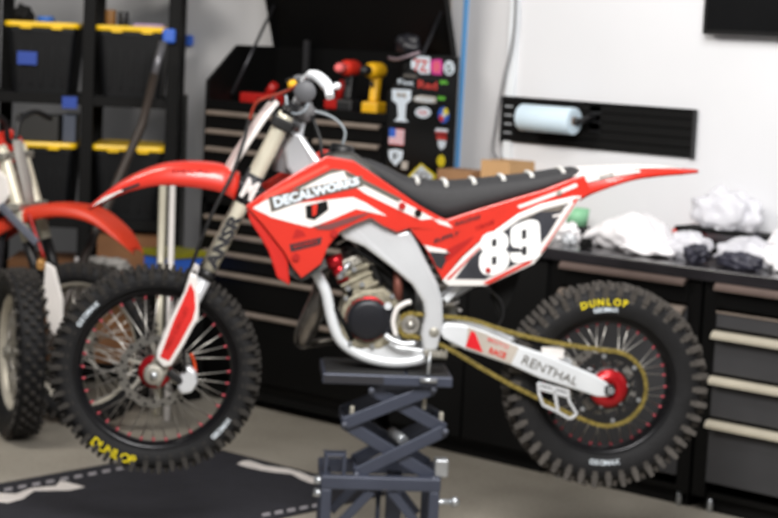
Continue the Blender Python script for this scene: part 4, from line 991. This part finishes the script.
# fork
def fpt(t, lat): # t 0 top cap .. 1 axle
    return B(288+(157-288)*t, 111+(370-111)*t, lat)
axis_mid = [fpt(t, 0) for t in (0, 1)]
for s_ in (1, -1):
    def q(t): p = fpt(t, 0); return V((p.x, -.098*s_, p.z))
    up_ = MB().tube([q(.0), q(.02), q(.05), q(.3), q(.38), q(.62)], [.018, .0245, .0245, .0255, .0245, .0245], 24).build('fork_tube', CREAM, bike)
    MB().cyl(q(-.02), q(.012), .022).build('fork_cap', BLK, up_)
    MB().cyl(q(.62), q(.86), .0235).build('fork_slider', SILV, bike)
    MB().cyl(q(.6), q(.63), .028).build('fork_seal', BLK, bike)
    # decals wrapped round the tube
    d_ = (q(1)-q(0)).normalized()
    MB().cyl(q(.24), q(.345), .028).build('fork_wrap', BLKD, up_)
    mb = MB()
    side = V((0, -1, 0)); wdir = d_.cross(side).normalized()
    if s_ > 0:
        a_, b_ = q(.325), q(.255)
        add_text(mb, 'M', a_+side*.037-wdir*.022, a_+side*.037+wdir*.022, b_+side*.037-wdir*.022, 0, .05); mb.build('fork_lettering', WHTD, up_)
        mb = MB(); a_, b_ = q(.59), q(.385)
        add_text(mb, 'ANSR', a_+side*.0265-wdir*.021, b_+side*.0265-wdir*.021, a_+side*.0265+wdir*.021, 0, .05); mb.build('fork_lettering', BLKD, up_)
    MB().bar(q(.9), q(1.03), .06, .04).lathe([(0, -.03), (.034, -.03), (.036, 0), (.034, .02), (0, .02)], V((cf.x, -.098*s_, cf.z)), seg=24, ring=False).build('axle_lug', ALU, bike, bevel=.008)
    # guard
    gpx = [(190, 272), (197, 276), (199, 300), (198.5, 318), (184, 345), (171, 366), (163, 367.5), (156, 359), (157, 350), (172, 315), (184, 292)]
    A = [B(x, y, .14) for x, y in gpx]; A = [p if s_ > 0 else mir(p) for p in A]
    g1 = MB().prism(A, [p+V((0, .022*s_, 0)) for p in A]).build('fork_guard', WHT, bike, bevel=.006)
    if s_ > 0:
        decal(g1, [(190.5, 283), (194.5, 292), (195.5, 308), (193, 319), (180, 343), (169, 361), (160, 357), (174, 320), (184, 298)], .14, mat('guard red decal', 'd02622', .45), k=1)
        words(g1, 'PRO CIRCUIT', (169, 350), (190, 308), (164.5, 348), .14, REDD, .01, k=3)
MB().cyl(cf+V((0, -.125, 0)), cf+V((0, .125, 0)), .010).build('front_axle', ZINC, bike)
MB().lathe([(.0, -.14), (.012, -.14), (.014, -.125), (0, -.125)], V((cf.x, 0, cf.z)), seg=6, ring=False).build('axle_nut', ZINC, bike)
mb = MB(); A = [B(x, y, .11) for x, y in ((188, 366), (196, 372), (197, 384), (192, 393), (181, 395), (177, 388), (180, 376))]; mb.prism(A, [p+V((0, .05, 0)) for p in A]); mb.build('brake_caliper', SILV, bike, bevel=.01)
MB().bar(B(168, 372, .10), B(184, 383, .10), .025, .02).build('caliper_mount', BLK, bike, bevel=.004)
# clamps
for t, w_ in ((.045, .05), (.30, .056)):
    mb = MB(); p = fpt(t, 0); d_ = (axis_mid[1]-axis_mid[0]).normalized(); n_ = d_.cross(V((0, 1, 0))).normalized()
    A = [p-d_*.018+n_*a+V((0, b, 0)) for a, b in ((-.036, -.13), (.036, -.13), (.06, -.05), (.06, .05), (.036, .13), (-.036, .13), (-.03, 0))]
    mb.prism(A, [x+d_*.036 for x in A]); mb.build('triple_clamp', BLK if t < .1 else mat('clamp black', '222226', .4, .3), bike, bevel=.006)
# front number plate, seen from its side
prof = [(272, 104), (262, 116), (249, 135), (236, 155), (226, 172), (222, 184)]
rings = []; near = []
for i, (x, y) in enumerate(prof):
    c_ = B(x, y, 0)+V((-.012, 0, .006)); w_ = (.04, .055, .065, .065, .055, .04)[i]
    rings.append([V((c_.x+(abs(s_)**3)*.028, s_*w_, c_.z)) for s_ in (-1, -.8, -.5, 0, .5, .8, 1)])
npl = MB().loft(rings, closed=False, caps=False).build('front_number_plate', mat('dull plate back', 'b3a5a2', .5), bike, solid=.004)
for k in (0, -1): MB().tube(spline([r[k] for r in rings], 4), .009, 10).build('plate_edge', WHT, npl)
# handlebar, pad, grips, levers
hbp = [B(305, 90, .36), B(309, 83, .22), B(304, 90, .13), B(298, 101, .07), B(297, 103, .03)]
hb = hbp+[mir(p) for p in hbp[::-1]]
MB().tube(spline(hb, 6), .0125, 12).build('handlebar', SILV, bike)
MB().tube([B(303, 92, .1), mir(B(303, 92, .1))], .028, 20).build('bar_pad', mat('grey bar pad', '4c4c4e', .6), bike)
MB().bar(B(296, 104, .05), B(292, 112, .05), .04, .04).bar(mir(B(296, 104, .05)), mir(B(292, 112, .05)), .04, .04).build('bar_clamp', mat('dark clamp', '2b2b2e', .4, .4), bike, bevel=.004)
g0, g1_ = B(305, 92, .41), B(308, 85, .28)
g_ = V((g0-g1_)).normalized()
for s_ in (1, -1):
    a_, b_ = (g0, g1_) if s_ > 0 else (mir(g0), mir(g1_))
    MB().cyl(a_, b_, .019).lathe([(0, -.006), (.030, -.006), (.034, 0), (.030, .006), (0, .006)], a_, (b_-a_), 24, ring=False).build('hand_grip', mat('dark grey grip', '55565a', .6), bike)
# hand guard / lever: pale arch seen in front
q = [B(x, y, l) for x, y, l in ((303, 82, .25), (309, 76, .28), (318, 77, .33), (327, 86, .37), (330, 97, .40))]
MB().tube(spline(q, 5), [.012]*6+[.018]*5+[.019]*5+[.014]*5, 12).build('clutch_lever', SILW, bike)
q = [mir(B(x, y, l)) for x, y, l in ((300, 86, .26), (296, 84, .28), (292, 86, .33), (291, 88, .38))]
MB().tube(spline(q, 5), .007, 10).build('brake_lever', BLK, bike)
MB().cyl(B(329, 89, .38), B(337, 86, .38), .009).blob(B(337, 86, .38), .012, 0).build('lever_tip', SILV, bike)
MB().cyl(B(304, 84, .24), B(298, 86, .24), .02).build('lever_perch', BLK, bike)
MB().blob(B(293, 85, -.24), .018, .1).build('throttle_housing', GOLDH, bike)
# lines and cables
MB().tube(spline([B(300, 84, .22), B(285, 92, .14), B(268, 97, .06), B(256, 103, .02), B(250, 118, -.02), B(246, 134, -.03)], 6), .005, 8).build('brake_line', mat('red hose', 'a03a28', .5), bike)
MB().tube(spline([B(249, 120, .02), B(244, 140, .10), B(233, 173, .125), B(221, 196, .14), B(208, 223, .145), B(193, 262, .14), B(184, 290, .12), B(183, 340, .11), B(185, 372, .11)], 6), .006, 8).build('brake_hose', BLK, bike)
MB().tube(spline([B(286, 96, .05), B(288, 108, .1), B(295, 114, .12), B(305, 110, .12), B(308, 98, .1), B(300, 90, .15)], 6), .0045, 8).build('throttle_cable', mat('pale cable', '9aa4ac', .4), bike)
MB().tube(spline([B(300, 88, -.2), B(282, 92, -.1), B(272, 100, .0), B(276, 118, .03), B(296, 150, .05), B(320, 200, .05)], 6), .0045, 8).build('clutch_cable', BLK, bike)
MB().blob(B(306, 112, .05), .03, .2, 2, squash=(1, 1, 1.1)).build('cable_boot', mat('mid grey', '6a6a6c', .5), bike)
MB().tube(spline([B(312, 116, .06), B(320, 140, .09), B(322, 158, .1)], 4), .006, 8).build('wire_loom', BLK, bike)

# ------------------------------------------------------------------ lift stand under the engine
SF = Frame((BF.o.x, BF.o.y), ANG); S = SF.p
sc_ = S(388, 430, 0)
st = empty('lift_stand', BF.o, ANG); tag(st, 'blue-grey scissor lift stand on an open steel base holding up the motocross bike', 'stand')
F_ = .14
def sw(*p): return S(*p)
# top platform
p0 = S(323, 368.5, F_); p1 = S(453, 374.5, F_); zt = (p0.z+p1.z)/2
tx0, tx1 = p0.x, p1.x; th = .035
bottom_bike = B(394, 363, .075).z-.0185
zt = bottom_bike-.006
MB().bb((tx0, -F_, zt-.04), (tx1, F_, zt-.006)).build('platform', STAND, st, bevel=.004)
MB().bb((tx0+.01, -F_+.01, zt-.006), (tx0+.27, F_-.01, zt)).bb((tx0+.28, -F_+.01, zt-.006), (tx1-.01, F_-.01, zt)).build('rubber_pad', STPAD, st, bevel=.002)
MB().bb((tx0+.004, -F_-.003, zt-.035), (tx0+.2, -F_, zt-.012)).build('edge_recess', mat('dark slot', '26262c', .6), st)
# tie-down rod with foot
q = [S(430, 352, F_-.0), S(428, 375, F_+.005)]
MB().cyl(*q, .006).cyl(S(420, 380, F_+.01), S(437, 381, F_+.01), .008).build('tie_rod', ZINC, st)
zb = S(380, 476, F_).z
A_ = dict(TL=(371, 389), TR=(433, 388), ML=(344, 423), MR=(444.5, 430), BL=(356, 473), BR=(433, 478))
def sn(k, lat): return S(*A_[k], lat)
for lat in (.10, -.10):
    L3 = {k: S(*A_[k], .10) for k in A_}
    def z_(k, off=0): p = L3[k]; return V((p.x, -lat+off, p.z))
    for a_, b_, of in (('TR', 'ML', -.008), ('TL', 'MR', .008), ('ML', 'BR', .008), ('MR', 'BL', -.008)):
        MB().bar(z_(a_, of), z_(b_, of), .042, .014).build('scissor_arm', STAND, st, bevel=.004)
mb = MB()
for k in A_:
    mb = MB()
    p = L3[k]; MB().cyl(V((p.x, -.125, p.z)), V((p.x, .125, p.z)), .008).build('pivot_rod', STAND, st)
    mb.lathe([(0, -.134), (.010, -.134), (.012, -.125), (0, -.125)], V((p.x, 0, p.z)), seg=6, ring=False)
    mb.build('pivot_bolt', mat('dull bolt', '5c606c', .5, .4), st)
MB().cyl(S(392, 432, 0), S(404, 441, .09), .017).build('lift_screw', ZINC, st)
# cross bars between the arms
MB().bar(S(378, 387, .1), S(440, 384, .1), .02, .02).build('slide_rail', STAND, st)
for x, y in ((352, 412), (441, 418), (424, 403)):
    p = S(x, y, .06); MB().box(p, (.014, .02, .04)).build('pivot_spacer', mat('pale spacer', 'b9b5a8', .5, .3), st, bevel=.003)
# base frame
bl = S(321, 476, F_); brr = S(441, 482, F_); bz = zb-.005
bx0, bx1 = bl.x, brr.x
mb = MB()
for y in (-F_, F_-.035): mb.bb((bx0, y, bz-.045), (bx1, y+.035, bz))
for x in (bx0, bx1-.035): mb.bb((x, -F_+.035, bz-.045), (x+.035, F_-.035, bz))
mb.build('base_frame', STAND, st, bevel=.005)
for x in (bx0+.002, bx1-.037):
    for y in (-F_, F_-.035):
        mb = MB().bb((x, y, .02), (x+.035, y+.035, bz-.045)); mb.build('leg', STAND, st, bevel=.004)
for y in (-F_, F_-.035):
    MB().bb((bx0-.03, y, 0.0), (bx1+.03, y+.035, .022)).build('foot_rail', STAND, st, bevel=.004)
for y in (-F_+.017, F_-.017):
    MB().bar((bx0+.05, y, .2*bz+.02), (bx0+.17, y, bz-.05), .03, .012).bar((bx1-.05, y, .2*bz+.02), (bx1-.16, y, bz-.05), .03, .012).build('diagonal_brace', STAND, st, bevel=.003)
MB().bb(((bx0+bx1)/2+.03, -.025, 0.025), ((bx0+bx1)/2+.08, .025, bz-.01)).build('centre_post', STAND, st, bevel=.004)
MB().cyl(((bx0+bx1)/2-.0, -.05, .03), ((bx0+bx1)/2-.0, -.05, bz-.03), .008).build('release_rod', STAND, st)
p = S(314, 480, F_-.02); MB().cyl(p, p+V((.03, 0, 0)), .014).cyl(p+V((0, 0, -.04)), p+V((.03, 0, -.045)), .014).build('side_bolt', ZINC, st)
p = S(447, 503, F_-.02); MB().cyl(p-V((.06, 0, 0)), p+V((.02, 0, .004)), .010).blob(p+V((.025, 0, .004)), .017, .05).build('knob', ZINC, st)
p = S(441, 467, F_-.05); MB().box(p, (.045, .05, .06)).build('pivot_block', ZINC, st, bevel=.006)
p = S(333, 461, F_-.05); mb = MB(); mb.bb(p+V((-.03, -.03, -.04)), p+V((-.018, .03, .03))).bb(p+V((.03, -.03, -.04)), p+V((.042, .03, .03))).bb(p+V((-.03, -.03, .02)), p+V((.042, .03, .03))); mb.build('clevis_bracket', STAND, st, bevel=.002)

# ------------------------------------------------------------------ second bike behind at the left
Q = CAM+ray(82, 345)*8.02; A2_ = ANG+math.radians(-22)
OF = Frame((Q.x, Q.y), A2_); O = OF.p
ob = empty('parked_dirt_bike', OF.o, A2_); tag(ob, 'older dirt bike with orange-red front fender and white number plate parked at the left edge', 'motorcycle')
oc = O(82, 345, 0); oc.z = .349
wheel(ob, oc, .349, .266, .088, .016, 40, KNOB, RIMS, ALU, STEEL)
def bo(px, lat): return [O(x, y, lat) for x, y in px]
fender('front_fender', [(-14, 228), (5, 218), (35, 206), (65, 203), (95, 209), (120, 228), (136, 250)], [(-14, 246), (5, 232), (35, 220), (62, 217), (90, 223), (116, 240), (135, 255)], [.07, .09, .1, .1, .095, .085, .04], REDO, F=O, bk=ob)
for s_ in (1, -1):
    def q(x, y): p = O(x, y, 0); return V((p.x, -.08*s_, p.z))
    f_ = MB().tube([q(10, 145), q(13, 155), q(28, 208), q(37, 240)], [.024, .028, .027, .024], 20).build('fork_tube', CREAM, ob)
    MB().cyl(q(37, 240), q(50, 285), .023).build('fork_slider', BLK, ob)
    gp = [(45, 262), (54, 268), (62, 300), (62, 322), (54, 336), (47, 325), (43, 290)]
    A = [O(x, y, .14) for x, y in gp]; A = [p if s_ > 0 else mir(p) for p in A]
    MB().prism(A, [p+V((0, .02*s_, 0)) for p in A]).build('fork_guard', WHT, ob, bevel=.006)
    MB().bar(q(50, 285), V((oc.x, -.1*s_, oc.z)), .05, .035).build('axle_lug', ALU, ob, bevel=.006)
MB().cyl(oc+V((0, -.13, 0)), oc+V((0, .13, 0)), .01).build('front_axle', ZINC, ob)
# number plate seen edge-on along the fork
rings = []
for i, (x, y) in enumerate(((20, 140), (24, 158), (29, 178), (32, 196), (33, 208))):
    c_ = O(x, y, 0); w_ = (.03, .04, .045, .04, .03)[i]; rings.append([V((c_.x-(abs(s_)**3)*.02, s_*w_, c_.z)) for s_ in (-1, -.8, -.5, 0, .5, .8, 1)])
MB().loft(rings, closed=False, caps=False).build('front_number_plate', mat('grey plate back', '8d8a86', .5), ob, solid=.005)
MB().tube(spline([O(28, 212, .12), O(36, 235, .12), O(44, 258, .12)], 4), .006, 8).build('brake_hose', REDD, ob)
for s_ in (1, -1):
    A = [O(x, y, .12) for x, y in ((-60, 160), (-4, 168), (6, 178), (9, 195), (0, 208), (-12, 224), (-60, 215))]; A = [p if s_ > 0 else mir(p) for p in A]
    MB().prism(A, [p+V((0, .02*s_, 0)) for p in A]).build('radiator_shroud', [WHT], ob, bevel=.005)
    A = [O(x, y, .09) for x, y in ((-70, 152), (-10, 130), (2, 140), (8, 160), (-2, 165), (-60, 175))]; A = [p if s_ > 0 else mir(p) for p in A]
    MB().prism(A, [p+V((0, .02*s_, 0)) for p in A]).build('tank_panel', RED, ob, bevel=.005)
MB().bar(O(0, 205, .13), O(37, 243, .13), .032, .012).build('brace_strap', mat('slate strap', '6b6f7c', .5, .3), ob, bevel=.003)
MB().tube(spline([O(5, 205, 0), O(-2, 245, 0), O(-10, 290, 0), O(-30, 330, 0), O(-80, 345, 0)], 4), .03, 12).build('frame_tube', mat('dark frame', '303034', .5), ob)
MB().bar(O(-90, 300, 0), O(-20, 300, 0), .25, .16).build('engine', CAST, ob, bevel=.02)
MB().bb(O(-90, 215, -.1), O(-8, 165, .1)).build('fuel_tank', REDD, ob, bevel=.03)
hb = [O(-20, 122, .3), O(-8, 114, .18), O(5, 122, .06), O(8, 140, .03)]; MB().tube(spline(hb+[mir(p) for p in hb[::-1]], 5), .0125, 10).build('handlebar', BLK, ob)
for t_ in ((13, 155), (27, 205)):
    c_ = O(*t_, 0); MB().box(c_, (.065, .25, .03)).build('triple_clamp', ALU, ob, bevel=.005)
MB().cyl(O(41, 262, .1), O(41, 266, .13), .018).build('reflector', mat('amber', 'b98a50', .4), ob)
rw = V((oc.x-1.47, 0, .347))
wheel(ob, rw, .347, .231, .11, .018, 36, KNOB, RIMS, ALU, STEEL, big=1.1)
for s_ in (1, -1):
    MB().bar(rw+V((0, .1*s_, 0)), V((oc.x-.88, .1*s_, .40)), .06, .03).build('swingarm', ALU, ob, bevel=.008)
    MB().prism([V((oc.x+x, .11*s_, z)) for x, z in ((-1.0, .62), (-.72, .86), (-1.45, .95), (-1.32, .66))], [V((oc.x+x, .09*s_, z)) for x, z in ((-1.0, .62), (-.72, .86), (-1.45, .95), (-1.32, .66))]).build('side_panel', WHT, ob, bevel=.004)
    MB().bar(V((oc.x-.5, .09*s_, .85)), V((oc.x-.9, .09*s_, .38)), .07, .03).build('frame_spar', ALU, ob, bevel=.008)
sr = []
for x, z, w_, h_ in ((-.52, .93, .06, .05), (-.75, .95, .09, .09), (-1.05, .96, .1, .09), (-1.35, .985, .09, .06), (-1.5, 1.0, .06, .03)):
    sr.append([V((oc.x+x, y*w_, z+k*h_)) for y, k in ((-1, -1), (-1, .3), (-.7, .8), (0, 1), (.7, .8), (1, .3), (1, -1))])
MB().loft(sr).build('seat', SEATM, ob)
sr = []
for x, z, w_ in ((-1.35, .93, .1), (-1.55, .965, .1), (-1.8, 1.0, .08), (-1.98, 1.01, .04)):
    sr.append([V((oc.x+x, y*w_, z-abs(y)**3*.04)) for y in (-1, -.6, 0, .6, 1)])
MB().loft(sr, closed=False, caps=False).build('rear_fender', REDO, ob, solid=.005)
MB().cyl((O(-60, 330, 0).x, -.03, .0), (O(-60, 330, 0).x, -.03, .45), .02).build('side_stand', BLK, ob)

# separate knobby wheel in front of it at the very left
WQ = CAM+ray(18, 342)*7.75; 
wl = empty('dirt_bike_wheel', (WQ.x, WQ.y, 0), math.radians(-27)); tag(wl, 'knobby dirt bike wheel with pale rim cut off by the left picture edge', 'wheel')
wheel(wl, V((0, 0, .347)), .347, .238, .11, .018, 38, KNOB, RIMS, ALU, STEEL, big=1.1)

# ------------------------------------------------------------------ light
def area(name, loc, target, size, power, col=(1, 1, 1), sy=None):
    l = bpy.data.lights.new(name, 'AREA'); l.energy = power; l.size = size; l.color = col
    if sy: l.shape = 'RECTANGLE'; l.size_y = sy
    o = bpy.data.objects.new(name, l); COL.objects.link(o); o.location = loc
    o.rotation_euler = (V(target)-V(loc)).to_track_quat('-Z', 'Y').to_euler(); return o
area('ceiling_lamp_bench', (-3.0, 4.7, 3.0), (-3.3, 6.2, 0.9), 1.2, 26, (1, .98, .97), .4)
area('ceiling_lamp_front', (-2.2, 2.8, 3.0), (-4.2, 4.8, .6), 1.8, 172, (1, .975, .95), 1.0)
area('ceiling_lamp_left', (-5.6, 3.6, 3.0), (-6.6, 6.4, .8), 1.2, 58, (1, .95, .88), .4)
w = bpy.data.worlds.new('world'); sc.world = w; w.use_nodes = True
w.node_tree.nodes['Background'].inputs['Color'].default_value = (.95, .97, 1, 1); w.node_tree.nodes['Background'].inputs['Strength'].default_value = .13
sc.view_settings.view_transform = 'Standard'; sc.view_settings.look = 'None'; sc.view_settings.exposure = 0.0; sc.view_settings.gamma = 1; sc.view_settings.use_curve_mapping = False
